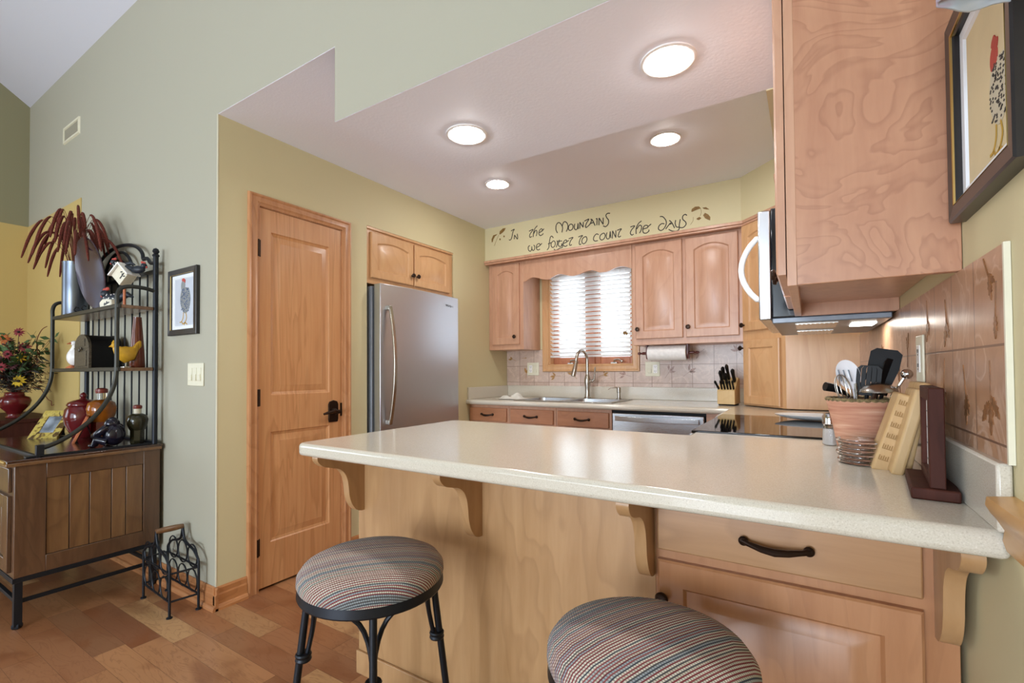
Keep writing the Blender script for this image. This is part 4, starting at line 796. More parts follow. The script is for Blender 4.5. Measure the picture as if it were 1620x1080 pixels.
# ---------------------------------------------------------------- paper towels under the cabinet
t=thing('paper_towel_holder','dark red wooden paper towel holder mounted under the wide wall cabinet','towel holder',(-.885,3.60,1.277))
M['cherryw']=plain('dark red stained wood','#5e2a24',.3,var=.1)
g=G()
for x in (-.155,.142): g.prism([(-.03,.061),(.03,.061),(.028,.02),(.034,-.01),(.02,-.045),(-.02,-.045),(-.034,-.01),(-.028,.02)],'x',x,x+.013)
g.build('bracket','cherryw',t,bevel=.003)
G().lathe([(.004,-.225),(.010,-.22),(.010,-.205),(.005,-.198),(.011,-.185),(.011,-.165),(.010,.165),(.011,.185),(.005,.198),(.010,.205),(.010,.22),(.004,.225)],(0,0,0),14,'x').build('rod','cherryw',t)
t=thing('paper_towel_roll','white paper towel roll on the dark red holder','paper towels',(-.885,3.60,1.277))
G().lathe([(.019,-.139),(.056,-.139),(.056,.139),(.019,.139),(.019,-.139)],(0,0,0),40,'x',c0=False,c1=False).build('paper_roll','paper',t,smooth=40)
# ---------------------------------------------------------------- things on the right of the peninsula
ZT=.9108
t=thing('serving_platter','white oval platter resting on the far part of the glass cooktop','platter',(.045,2.56,.9175))
G().lathe([(.001,.004),(.10,.003),(.14,.010),(.170,.021),(.172,.024),(.165,.022),(.135,.013),(.10,.008),(.001,.008)],(0,0,0),40,sx=1.05,sy=.55,c0=False,c1=False).build('dish','white',t,smooth=60)
t=thing('salt_shaker','faceted glass salt shaker with a chrome lid beside the clay pot','salt shaker',(.058,1.80,ZT))
sh=G().lathe([(.015,0),(.021,.003),(.020,.04),(.018,.062),(.016,.066)],(0,0,0),10); sh.build('glass_body','glass',t,smooth=20)
G().lathe([(.016,.003),(.0175,.006),(.0165,.045),(.0155,.052)],(0,0,0),10).build('salt','paper',t,smooth=20)
G().lathe([(.0195,.066),(.021,.068),(.021,.090),(.017,.099),(.006,.103),(.0005,.103)],(0,0,0),24).build('lid','chrome',t)
# clay utensil pot
PX,PY=.128,1.665
t=thing('utensil_pot','terracotta pot with a mossy rope rim full of cooking utensils','utensil pot',(PX,PY,ZT))
k=N('weathered terracotta'); v=k.coord((1,1,14)); a=k.noise(v,7,4,.3); k.base(k.ramp(a,[(.35,'#b57a62'),(.55,'#c79479'),(.72,'#dcb59c')])); k.set(Roughness=.8); M['terra']=k.m
M['moss']=plain('mossy gold rope rim','#8f7d55',.8,var=.35,sc=150,bump=.5)
G().lathe([(.001,0),(.052,0),(.055,.003),(.060,.03),(.070,.09),(.083,.148),(.084,.152),(.076,.152),(.065,.09),(.052,.02),(.001,.015)],(0,0,0),48,c0=False,c1=False).build('pot','terra',t,smooth=50)
rim=G().tube([(.0805*math.cos(2*PI*i/96),.0805*math.sin(2*PI*i/96),.154) for i in range(96)],[.0052+.0012*math.sin(i*1.9) for i in range(96)],8,closed=True).build('rope_rim','moss',t)
def ut(name,label,cat,x,y,group=None): return thing(name,label,cat,(PX+x,PY+y,ZT),0,group)
def stick(g,a,b,r,n=8): g.tube([a,b],r,n); return g
def paddle(t,base,tip,wd,lng,mat,th=.003,slots=0,round_=.5,name='blade',tw=0):
    """flat blade at the end of a handle: base->tip direction, face roughly towards the camera"""
    b=Vector(base);e=Vector(tip); d=(e-b).normalized(); view=Vector((-.1,-1,0)); 
    s=d.cross(view); s.normalize(); nrm=s.cross(d); s=(Matrix.Rotation(tw,3,d)@s); nrm=s.cross(d)
    g=G(); prof=[]
    N_=9
    for i in range(N_+1):
        u=i/N_; w_=wd*(round_+(1-round_)*min(1,u*2.2)) if u<.9 else wd*(1-((u-.9)/.1)**2*.35)
        prof.append((u*lng,w_))
    if slots:
        n_s=slots; edges=[]
        for q in range(n_s+1):
            a=-.5+q/(n_s+1)+.012; c=-.5+(q+1)/(n_s+1)-.012
            L_=[]
            for u,w_ in prof:
                if u<lng*.25 or u>lng*.93: aa,cc=a-.013,c+.013
                else: aa,cc=a,c
                p=e+d*u; L_.append([p+s*w_*aa+nrm*th/2,p+s*w_*cc+nrm*th/2,p+s*w_*cc-nrm*th/2,p+s*w_*aa-nrm*th/2])
            g.loops(L_)
    else:
        g.loops([[e+d*u+s*w_*.5+nrm*th/2,e+d*u-s*w_*.5+nrm*th/2,e+d*u-s*w_*.5-nrm*th/2,e+d*u+s*w_*.5-nrm*th/2] for u,w_ in prof])
    return g.build(name,mat,t,smooth=30)
t=ut('spatula','large black solid spatula standing tallest in the clay pot','utensil',0,0)
paddle(t,(.01,.0,.03),(.045,.018,.20),.072,.098,'black',round_=.75); stick(G(),(.0,-.005,.02),(.045,.018,.203),.005).build('handle','black',t)
t=ut('slotted_turner','black slotted turner in front in the clay pot','utensil',0,0)
paddle(t,(.0,-.02,.03),(.012,-.022,.165),.058,.085,'black',slots=4,round_=.7); stick(G(),(.0,-.015,.02),(.012,-.022,.168),.005).build('handle','black',t)
t=ut('spatula','black spatula with an angled blade at the right of the clay pot','utensil',0,0)
paddle(t,(.02,.02,.03),(.050,.02,.165),.045,.105,'black',round_=.7,tw=.9); stick(G(),(.015,.015,.02),(.050,.02,.168),.005).build('handle','black',t)
t=ut('serving_fork','thin black-handled fork leaning back behind the spatulas','utensil',0,0)
G().tube([(-.02,.02,.02),(-.010,.03,.17),(.03,.04,.245)],[.003,.0035,.0045],8).build('handle','black',t)
t=ut('serving_spoon','white oval pierced spoon at the left of the clay pot','utensil',0,0)
M['spoonw']=plain('white utensil plastic','#efeef2',.3,var=.01)
def oval(t,c,d,wd,ln,mat,th=.004,cup=.01,name='bowl',tw=0):
    c=Vector(c);d=Vector(d).normalized(); view=Vector((-.1,-1,0)); s=d.cross(view).normalized(); s=Matrix.Rotation(tw,3,d)@s; nr=s.cross(d)
    g=G(); rings=[]
    for j in range(6):
        q=j/5; rings.append([c+d*(ln*.5*q*math.sin(2*PI*i/28))+s*(wd*.5*q*math.cos(2*PI*i/28))+nr*(cup*(q*q-1)) for i in range(28)])
    L_=rings[::-1]+[[p-nr*th for p in r_] for r_ in rings]; L_=[[Vector(p) for p in l] for l in L_]
    g.loops(L_[::1],False,False); 
    g.loops([[p for p in rings[5]],[p-nr*th for p in rings[5]]],False,False)
    return g.build(name,mat,t,smooth=60)
oval(t,(-.030,-.02,.225),(-.25,.0,.9),.056,.085,'spoonw'); 
g=G()
for q in (-.012,0,.012): g.tube([(-.028+q-.006,-.0295,.205),(-.030+q-.012,-.0295,.238)],.0018,5)
g.build('bowl_slots','greymetal',t); G().tube([(.0,-.01,.02),(-.016,-.018,.185)],[.004,.005],8).build('handle','spoonw',t)
t=ut('whisk','steel balloon whisk in front of the white spoon','utensil',0,0)
g=G()
for q in range(5):
    a=PI*q/5; pts=[]
    for i in range(17):
        u=i/16*2*PI*.88+PI*.12+.0; w_=.026*math.sin(PI*i/16)**.7*(1 if i<8 else -1)
        h=.15+.075*math.sin(PI*i/16)
        ww=.026*math.cos(PI*i/16)*(math.sin(PI*i/16)**.25 if 0<i<16 else .12)
        pts.append((-.036+ww*math.cos(a)-.015*(h-.15)/.08,-.040+ww*math.sin(a),h))
    g.tube(pts,.0010,5)
g.build('wires','satin',t); G().cyl((-.01,-.015,.02),(-.034,-.038,.158),.005,10,.006).build('handle','satin',t)
t=ut('ladle','steel ladle with an upturned bowl at the front of the clay pot','utensil',0,0)
g=G(); g.lathe([(.044,0),(.042,.008),(.034,.017),(.020,.024),(.001,.027),(.001,.025),(.019,.022),(.032,.015),(.040,.007),(.044,0)],(.036,-.045,.176),32,c0=False,c1=False); g.build('bowl','satin',t,smooth=60)
G().tube([(.005,-.01,.02),(.02,-.03,.14),(.028,-.045,.176)],[.005,.006,.006],8).build('handle','satin',t)
t=ut('measuring_spoon','chrome ball-ended spoon pointing right above the books','utensil',0,0)
g=G().tube([(.03,.0,.03),(.066,-.022,.165),(.092,-.030,.215)],.004,8); g.build('handle','chrome',t); G().ball((.098,-.032,.226),.0135,.0135,.0135,18,12).build('bowl','chrome',t)
t=ut('pan_scraper','short thick black-handled tool lying low across the left of the pot rim','utensil',0,0)
G().tube([(.02,.03,.05),(-.03,.02,.165),(-.062,.0,.185),(-.085,-.012,.190)],[.004,.005,.012,.013],12).build('handle','black',t)
G().tube([(-.005,-.055,.05),(-.012,-.03,.168),(-.014,-.028,.20)],[.003,.004,.004],8).build('tongs','satin',ut('kitchen_tongs','narrow steel tongs standing behind the whisk','utensil',0,0))
# glass coasters
cz=[.0,.0105,.021,.0315,.042,.0525]
for i,z in enumerate(cz):
    o=thing('glass_coaster',['glass coaster at the bottom of the stack by the wooden books','second glass coaster from the bottom of the stack','third glass coaster from the bottom of the stack','fourth glass coaster from the bottom of the stack','fifth glass coaster from the bottom, just under the top one','clear rimmed glass coaster topping the stack'][i],'coaster',(.110+.003*math.sin(i*2.1),1.492+.003*math.cos(i*1.7),ZT+z),0,'stacked glass coasters')
    G().lathe([(.001,0),(.040,0),(.046,.002),(.048,.006),(.0475,.0102),(.044,.0102),(.043,.005),(.001,.004)],(0,0,0),40,c0=False,c1=False).build('dish','glass',o,smooth=50)
M['carve']=plain('scorched carving','#a07a45',.7)
# carved wooden books leaning to the right
def wbook(x,y,h,dep,th,lean,label,rows,ci):
    t=thing('wooden_book',label,'wooden book',(x,y,ZT)); T=Matrix.Rotation(lean,4,'Y')
    g=G(); g.T=T; g.box(0,th,0,dep,0,h); b=g.build('block','bookwood',t,bevel=.006,seg=3)
    g=G(); g.T=T
    for i in range(rows):
        z=.03+i*(h-.055)/max(1,rows-1)
        for q in range(5): g.box(.006+q*.0042,.008+q*.0042,-.0012,.001,z,z+.010-.002*(q%2))
        g.box(.006,.026,-.0012,.001,z-.002,z-.0005)
    if rows: g.build('carved_letters','carve',t,smooth=0)
    return t
wbook(.126,1.425,.193,.10,.036,math.radians(17),'wooden book-shaped block with rows of carved letters, leftmost of the leaning trio',6,0)
wbook(.157,1.375,.202,.125,.024,math.radians(14),'plain pale wooden book-shaped block, middle of the leaning trio',0,1)
wbook(.178,1.40,.214,.15,.020,math.radians(11),'plain pale wooden book-shaped block nearest the walnut frame',0,2)
# walnut standing frame
t=thing('standing_frame','dark walnut standing frame on a foot, at the front right of the peninsula','frame',(.0,0,ZT)); fa=math.radians(-5.5); t.rotation_euler=(0,0,fa); t.location=(.196-(.196*math.cos(fa)-1.14*math.sin(fa)),1.14-(.196*math.sin(fa)+1.14*math.cos(fa)),ZT)
G().box(.160,.2290,1.135,1.345,0,.021).build('foot','walnut',t,bevel=.003)
G().box(.187,.210,1.142,1.166,.021,.205).box(.187,.210,1.318,1.340,.021,.205).box(.187,.210,1.166,1.318,.180,.205).box(.187,.210,1.166,1.318,.021,.040).build('frame','walnut',t,bevel=.002)
pg=G().box(.196,.201,1.166,1.318,.04,.18).build('page','paper',t,smooth=0)
g=G()
for i in range(11): g.box(.1952,.1958,1.18,1.305-.02*(i%3),.052+i*.011,.0545+i*.011)
g.build('printed_lines','h_grey',pg,smooth=0)
# ---------------------------------------------------------------- hutch (baker's rack on a panelled cabinet) in the living corner
t=thing('hutch','dark wood cabinet with a black iron baker\'s rack above, standing against the sage wall','hutch',(0,0,0))
hx0,hx1,hy0,hy1=-4.12,-3.03,.605,1.165; zb,zt=.235,.742
G().box(hx0,hx1,hy0,hy1,zb,zt).build('body','hutch',t,bevel=.002)
# right side: frame with plank panel
g=G(); X=hx1
for b in ((X,X+.012,hy0,hy0+.105,zb,zt),(X,X+.012,hy1-.075,hy1,zb,zt),(X,X+.012,hy0+.105,hy1-.075,zt-.075,zt),(X,X+.012,hy0+.105,hy1-.075,zb,zb+.075)): g.box(*b)
g.build('side_frame','hutch',t,bevel=.002)
ys=[hy0+.106,.793,.868,.955,1.015,hy1-.076]
for a,b in zip(ys,ys[1:]): G().box(X,X+.006,a+.0015,b-.0015,zb+.076,zt-.076).build('side_plank','hutch_lt',t,bevel=.002)
G().box(X-.004,X+.001,hy0+.1,hy1-.07,zb+.07,zt-.07).build('side_backing','dark',t,smooth=0)
# top
G().box(hx0-.02,hx1+.03,hy0-.03,hy1+.003,zt,.766).build('top','hutch_top',t,bevel=.004)
G().box(hx0-.02,hx1+.0315,hy0-.032,hy1+.002,zt-.004,zt+.012).build('top_edge','hutch_lt',t,bevel=.003)
G().tube([(hx0-.02,hy0-.030,.757),(hx1+.02,hy0-.030,.757)],.007,8).build('brass_strip','gold',t)
# front: drawers over doors
for i,x in enumerate((hx0+.03,hx0+.555)):
    d=G().box(x,x+.505,hy0-.012,hy0,.615,.725).build('drawer','hutch',t,bevel=.003)
    knob(d,x+.25,hy0-.012,.67)
    g=G(); 
    for b in ((x,x+.06,.255,.60),(x+.445,x+.505,.255,.60),(x+.06,x+.445,.255,.315),(x+.06,x+.445,.54,.60)): g.box(b[0],b[1],hy0-.014,hy0,b[2],b[3])
    for q in range(5): g.box(x+.06+q*.077,x+.06+q*.077+.0745,hy0-.006,hy0,.315,.54)
    dr=g.build('door','hutch',t,bevel=.002); knob(dr,x+(.475 if i==0 else .03),hy0-.014,.45)
# iron base
g=G(); lx=(hx0+.02,hx1-.02); ly=(hy0+.02,hy1-.02)
for x in lx:
    for y in ly:
        G().box(x-.014,x+.014,y-.014,y+.014,.012,zb).lathe([(.016,0),(.020,.006),(.020,.018),(.014,.024)],(x,y,0),4).build('leg','iron',t,bevel=.001)
g.box(hx0,hx1+.012,hy0-.004,hy1,zb-.022,zb-.001); 
g.box(lx[0],lx[1],ly[0]-.008,ly[0]+.008,.112,.128).box(lx[0],lx[1],ly[1]-.008,ly[1]+.008,.112,.128).box(lx[0]-.008,lx[0]+.008,ly[0],ly[1],.112,.128).box(lx[1]-.008,lx[1]+.008,ly[0],ly[1],.112,.128)
g.build('base_rails','iron',t,bevel=.001)
# rack
RZ=.767; xa,xb=-4.06,-3.035; yb=1.145; yf=.975
for x in (xa,xb):
    G().cyl((x,yb,RZ),(x,yb,1.80),.013,12).lathe([(.015,-.006),(.018,.0),(.015,.006),(.010,.010),(.017,.022),(.012,.036),(.002,.042)],(x,yb,1.80),14).build('rear_post','iron',t)
    c=[(x,yb,1.600),(x,yb-.05,1.612),(x,yf+.055,1.612),(x,yf+.015,1.597),(x,yf,1.56),(x,yf,1.50),(x,yf,1.30),(x,yf,1.18),(x,yf-.008,1.10),(x,yf-.035,1.02),(x,yf-.085,.94),(x,yf-.15,.875),(x,yf-.22,.828),(x,yf-.275,.806)]
    G().tube(smooth2(c,4),.0105,10).build('curved_side','ironol',t,smooth=50)
    G().box(x-.012,x+.012,yf-.300,yf-.272,RZ,.822).box(x-.016,x+.016,yf-.335,yf-.268,RZ,RZ+.008).build('foot_bracket','iron',t,bevel=.002)
G().box(xa,xb,yb-.008,yb+.008,1.703,1.722).build('upper_rail','iron',t); G().box(xa,xb,yb-.010,yb+.010,RZ,RZ+.012).build('lower_rail','iron',t); g=G()
mx=(xa+xb)/2; hw=(xb-xa)/2
arch=[(mx-hw,yb,1.765),(mx-hw+.06,yb,1.765),(mx-hw+.11,yb,1.80)]
for i in range(15):
    a=PI-PI*i/14; arch.append((mx+(hw-.16)*math.cos(a),yb,1.80+.125*math.sin(a)))
arch+=[(mx+hw-.11,yb,1.80),(mx+hw-.06,yb,1.765),(mx+hw,yb,1.765)]
g.tube(smooth2(arch,3),.010,8); g.build('arched_crest','iron',t,smooth=50); g=G(); g.tube([(mx+(hw-.30)*math.cos(PI-PI*i/18),yb,1.722+.165*math.sin(PI*i/18)) for i in range(19)],.009,8).build('crest_hoop','iron',t,smooth=50)
g=G(); g.tube([(mx+.13*math.cos(PI-PI*i/14),yb,1.722+.12*math.sin(PI*i/14)) for i in range(15)],.007,8).build('crest_hoop','iron',t,smooth=50)
for i in range(9):
    x=xa+(i+1)*(xb-xa)/10
    G().cyl((x,yb,RZ+.01),(x,yb,1.705),.0045,8).build('back_bar','iron',t)
G().box(hx0+.0,hx1+.015,hy0+.07,hy0+.082,RZ-.001,RZ+.008).box(xb-.006,xb+.006,yf-.27,yb,RZ-.001,RZ+.008).build('tray_rail','iron',t,smooth=0)
for z in (1.165,1.495):
    s_=G().box(xa-.005,xb+.012,yf+.012,yb-.014,z,z+.018).build('shelf','hutch_lt',t,bevel=.003)
    G().box(xa-.01,xb+.016,yf-.004,yf+.012,z-.002,z+.020).build('shelf_edge','ironol',s_,bevel=.003)
S1=1.1835; S2=1.5135
# --- top shelf
k=N('ombre metal glaze'); k.base(srgb('#6e7684')); k.set(Metallic=.85,Roughness=.28); k.bump(k.noise(k.coord(),260,2),.25,.002); M['vasem']=k.m
t=thing('metal_vase','tall cylindrical blue-grey metal vase holding dried plumes on the top shelf','vase',(-3.955,1.055,S2))
G().lathe([(.001,0),(.062,0),(.064,.004),(.064,.20)],(0,0,0),36,c0=False,c1=False).build('lower_band','bronzev' if 'bronzev' in M else 'vasem',t,smooth=40)
G().lathe([(.064,.20),(.064,.335),(.066,.345),(.061,.345),(.060,.02)],(0,0,0),36,c0=False,c1=False).build('upper_band','vasem',t,smooth=40)
k=N('rust red dried grass'); a=k.noise(k.coord(),220,3); k.base(k.ramp(a,[(.35,'#44190f'),(.65,'#742f20')])); k.set(Roughness=.95); M['plume']=k.m; M['stem']=plain('dry brown stem','#6f3a26',.8)
r=random.Random(11)
PB=Vector((-3.955,1.055,S2+.33))
NP=42
for i in range(NP):
    t=thing('dried_plume','drooping rust-red dried grass plume standing in the metal vase','dried grass',PB,0,'dried plumes in the metal vase')
    az=PI*2*((i*0.618)%1.0); far=.10+.42*((i*7)%NP)/NP; dx=(.12+math.cos(az)*far*1.05); dy=max(-.26,min(.08,math.sin(az)*far*.50-.04))
    rise=.31-.20*(far-.1)+r.uniform(-.12,.05); drop=.05+.48*(far-.1)+r.uniform(0,.10)
    c=[Vector((0,0,-.28)),Vector((dx*.10,dy*.10,-.05)),Vector((dx*.30,dy*.30,rise*.62)),Vector((dx*.58,dy*.58,rise)),Vector((dx*.82,dy*.82,rise*.93-drop*.25)),Vector((dx,dy,rise*.8-drop*.7))]
    sm=smooth2([tuple(p) for p in c],6); k_=20+i%3
    G().tube(sm[:k_+1],.0015,5).build('stem','stem',t)
    hd_=sm[k_-3:]; rs=[.0022+.0058*math.sin(PI*min(1,(q/(len(hd_)-1))*.90+.08))**.6*(1+.18*r.random()) for q in range(len(hd_))]
    G().tube(hd_,rs,7).build('plume_head','plume',t,smooth=0)
t=thing('display_plate','large dark purple-brown plate standing upright on the top shelf','plate',(-3.68,1.065,S2+.250),0)
M['platem']=plain('dark aubergine glaze','#45363f',.22,.2)
g=G(); g.T=Matrix.Rotation(math.radians(10),4,'X'); g.lathe([(.001,-.004),(.12,-.004),(.19,.012),(.213,.020),(.215,.016),(.19,.004),(.12,-.012),(.001,-.012)],(0,0,0),48,'y',c0=False,c1=False); 
g.T=Matrix.Rotation(math.radians(10),4,'X'); g.build('dish','platem',t,smooth=50)
t=thing('plate_easel','small black wire easel with curled feet holding the dark plate','easel',(-3.68,1.065,S2))
g=G()
for sx in (-.06,.06):
    g.tube([(sx,.04,.10),(sx,.02,.02),(sx,-.02,.004),(sx,-.055,.006),(sx*1.05,-.072,.022),(sx*1.05,-.062,.042),(sx,-.05,.036)],.0035,8)
g.tube([(-.06,.04,.10),(.06,.04,.10)],.0035,8).tube([(0,.04,.10),(0,.075,.004)],.0035,8).build('wire_frame','iron',t)
# bird house on an orange post
t=thing('bird_house','white diamond-shaped toy bird house on an orange post with speckled birds','ornament',(-3.17,1.05,S2),math.radians(20))
M['orange']=plain('orange paint','#c9744a',.5); M['speck']=plain('black with white specks','#1d2024',.5,var=.0); M['creamp']=plain('cream paint','#e6e0cc',.55); M['slate']=plain('slate blue black paint','#222b38',.45,var=.2)
G().cyl((0,0,.002),(0,0,.13),.0065,10).lathe([(.03,0),(.03,.004),(.008,.006)],(0,0,0),16).build('post','orange',t)
g=G(); g.prism([(0,.118),(.055,.175),(0,.232),(-.055,.175)],'y',-.028,.028); bh=g.build('house','creamp',t,bevel=.002)
g=G(); g.prism([(0,.244),(.068,.176),(.063,.171),(0,.234),(-.063,.171),(-.068,.176)],'y',-.040,.036); g.build('roof','white',t,bevel=.001)
g=G()
for sx,sz,q in ((.012,.188,0),(.020,.176,1),(.028,.164,2)): g.box(sx-.003,sx+.010,-.0295,-.028,sz-.002,sz+.004)
g.prism([(.002,.155),(.03,.185),(.034,.181),(.008,.152)],'y',-.0293,-.028); g.build('painted_marks','speck',bh,smooth=0)
def spbird(name,loc,s,rz,label=None,parent=None):
    q=G(); q.T=Matrix.Translation(loc)@Matrix.Rotation(rz,4,'Z')@Matrix.Scale(s,4)
    q.ball((0,0,0),.042,.022,.024).ball((-.036,0,.022),.017).tube([(.03,0,.004),(.07,0,.018),(.095,0,.006)],[.016,.012,.004],8)
    b=q.build(name,'slate',parent,smooth=60)
    q=G(); rr_=random.Random(4)
    q.T=Matrix.Translation(loc)@Matrix.Rotation(rz,4,'Z')@Matrix.Scale(s,4)
    for i in range(16):
        a=rr_.uniform(-.9,.9); bb=rr_.uniform(-.4,1.2); q.ball((.042*math.sin(a)*.95,-.022*math.cos(a)*math.cos(bb)*1.0,.024*math.sin(bb)*math.cos(a)),.0028,.0018,.0028,6,4)
    q.build('white_spots','white',b)
    q=G(); q.T=Matrix.Translation(loc)@Matrix.Rotation(rz,4,'Z')@Matrix.Scale(s,4)
    q.ball((-.036,0,.040),.012,.006,.008).ball((-.026,0,.044),.009,.005,.008).ball((-.052,0,.014),.006,.005,.007).build('comb','h_red',b)
spbird('bird',(-.035,0,.232),.85,.3,parent=t); spbird('bird',(.085,.005,.205),.9,PI+.2,parent=t)
t=thing('hen_ornament','black speckled hen ornament with red comb and a white block, below the bird house','ornament',(-3.27,1.04,S2),math.radians(15))
spbird('hen_body',(-.015,.0,.055),1.3,.2,parent=t)
G().prism([(-.05,.0),(.03,.0),(.045,.02),(.035,.045),(-.03,.05),(-.055,.03)],'y',-.045,-.012).build('white_block','creamp',t,bevel=.006)
G().prism([(-.012,.012),(.028,.026),(.026,.032),(.012,.028),(.010,.036),(.004,.034),(.004,.026),(-.004,.022),(-.006,.028),(-.014,.022)],'y',-.0465,-.045).build('painted_marks','speck',t,smooth=0)
# --- middle shelf
t=thing('white_goose','small white goose figurine with orange foot at the left of the middle shelf','figurine',(-3.83,1.02,S1))
G().ball((0,0,.07),.055,.035,.052,20,12).tube([(.0,0,.10),(.012,0,.13),(.012,0,.150)],[.028,.016,.013],12).ball((.012,-.004,.155),.018,.017,.016).build('body','white',t,smooth=60)
G().lathe([(.03,.0),(.028,.006),(.010,.02)],(-.01,-.01,0),12).tube([(.012,-.02,.155),(.012,-.038,.150)],[.007,.002],8).build('orange_foot','orange',t)
t=thing('trunk_box','black domed trunk box with ornate bronze front on the middle shelf','box',(-3.595,1.068,S1),PI/2)
def trunk(x0,x1,y0,y1,h,e=0):
    P=[(y0-e,-.0),(y0-e,h*.62)]
    for i in range(1,12): a=PI-PI*i/12; P.append(((y0+y1)/2+((y1-y0)/2+e)*math.cos(a),h*.62+(h*.38+e)*math.sin(a)))
    P+=[(y1+e,h*.62),(y1+e,0)]; g=G(); g.loops([[(x,p,q) for p,q in P] for x in (x0,x1)]); return g
trunk(-.075,.072,-.112,.112,.195).build('body','black',t,smooth=40,bevel=.002)
M['antique']=plain('antique bronze relief','#6c6355',.4,.6,var=.3,sc=120,bump=.6)
g=trunk(-.080,-.066,-.112,.112,.195,.003); g.box(-.084,-.079,-.085,.085,.012,.10); g.box(-.084,-.079,-.06,.06,.128,.172); g.build('bronze_front','antique',t,bevel=.001)
trunk(.062,.076,-.112,.112,.195,.003).build('bronze_band','black',t,smooth=40)
G().box(-.090,-.083,-.025,.025,.108,.122).ball((-.090,0,.106),.006,.010,.012).box(-.0835,-.079,-.112,.112,.114,.119).build('latch','antique',t,bevel=.001)
t=thing('yellow_hen','mustard yellow hen figurine at the front of the middle shelf','figurine',(-3.095,1.035,S1),PI/2)
M['mustard']=plain('mustard glaze','#dba82c',.4,var=.12,sc=30)
g=G(); g.T=Matrix.Diagonal((1,1,1.32,1))@Matrix.Translation((0,0,-.012)); g.tube([(-.052,0,.102),(-.046,0,.090),(-.032,0,.074),(-.005,0,.064),(.022,0,.070),(.040,0,.088),(.052,0,.112)],[.009,.014,.026,.035,.030,.016,.006],14,flat=(1,.75)).ball((-.052,0,.100),.013,.010,.012).tube([(-.06,0,.098),(-.074,0,.094)],[.006,.001],8)
g.tube([(-.060,0,.108),(-.054,0,.117),(-.046,0,.112)],[.004,.005,.003],6); g.tube([(.040,0,.085),(.058,0,.108),(.064,0,.122)],[.014,.014,.004],10,flat=(1,.35)); g.build('body','mustard',t,smooth=60)
G().cyl((0,0,0),(0,0,.04),.0045,8).lathe([(.024,0),(.024,.004),(.005,.006)],(0,0,0),16).build('stand','satin',t)
t=thing('ceramic_bottle','tall tapering red-brown ceramic bottle at the right of the middle shelf','ceramic',(-3.125,1.095,S1))
M['brownc']=plain('red brown glaze','#6b3322',.12,0,var=.1)
G().lathe([(.001,0),(.036,0),(.038,.004),(.033,.10),(.025,.20),(.020,.272),(.0205,.277),(.016,.277),(.015,.2)],(0,0,0),8,c0=False,c1=False).build('body','brownc',t,smooth=50)
# --- cabinet top
ZH=.7665
t=thing('ginger_jar','dark red ceramic lidded jar on the hutch top','jar',(-3.74,1.04,ZH))
M['redc']=plain('dark red glaze','#641a1e',.08,0,var=.08)
G().lathe([(.001,0),(.05,0),(.055,.01),(.085,.08),(.092,.13),(.085,.17),(.070,.19),(.066,.195)],(0,0,0),36).build('body','redc',t,smooth=60)
G().lathe([(.074,.190),(.078,.197),(.070,.212),(.045,.224),(.018,.230),(.012,.240),(.019,.25),(.012,.265),(.002,.272)],(0,0,0),36).build('lid','redc',t,smooth=60)
M['oilg']=plain('amber preserves','#9a5516',.1,0,var=.25,sc=18); M['oilr']=plain('red preserves','#6e1f17',.12,0,var=.25,sc=18); M['oild']=plain('dark green brown preserves','#33301f',.12,0,var=.3,sc=18); M['wax']=plain('red brown wax','#7c2e22',.35)
def jarb(x,y,s,label,c1,c2,nk):
    t=thing('oil_bottle',label,'bottle',(x,y,ZH))
    G().lathe([(.001,0),(.040*s,0),(.045*s,.006),(.046*s,.10*s)],(0,0,0),8,c1=False,c0=False).build('lower_contents',c1,t,smooth=20)
    G().lathe([(.046*s,.10*s),(.062*s,.14*s),(.066*s,.175*s),(.058*s,.205*s),(.03*s,.222*s)],(0,0,0),24).build('upper_contents',c2,t,smooth=50)
    G().lathe([(.022*s,.218*s),(.022*s,.262*s)],(0,0,0),20).build('neck',nk,t)
    G().lathe([(.026*s,.258*s),(.028*s,.265*s),(.027*s,.280*s),(.015*s,.286*s),(.001,.287*s)],(0,0,0),20).build('wax_cap','wax',t)
jarb(-3.50,1.055,1.05,'wide amber decorative bottle with red wax cap behind the small easel frame','oilr','oilg','glass')
jarb(-3.13,1.100,.74,'smaller dark decorative bottle with red wax cap behind the gorilla figurine','oild','oild','creamp')
# gorilla figurine
t=thing('gorilla_figurine','dark glossy seated gorilla-like figurine at the right front of the hutch top','figurine',(-3.13,.99,ZH),math.radians(-60))
M['gor']=plain('dark blue-black glaze','#1d1a2a',.15,0,var=.2)
g=G(); g.ball((0,.01,.062),.050,.046,.058,20,14).ball((-.004,-.006,.118),.034,.034,.032,18,12).ball((-.004,-.028,.108),.020,.018,.015).ball((0,.0,.142),.018,.02,.012)
for sx in (-1,1):
    g.tube([(sx*.038,0,.10),(sx*.060,-.020,.075),(sx*.050,-.052,.060),(sx*.015,-.062,.062)],[.020,.018,.015,.012],12)
    g.tube([(sx*.030,.0,.030),(sx*.050,-.035,.042),(sx*.042,-.058,.014)],[.026,.022,.016],12); g.ball((sx*.042,-.068,.010),.016,.022,.010)
g.build('body','gor',t,smooth=70)
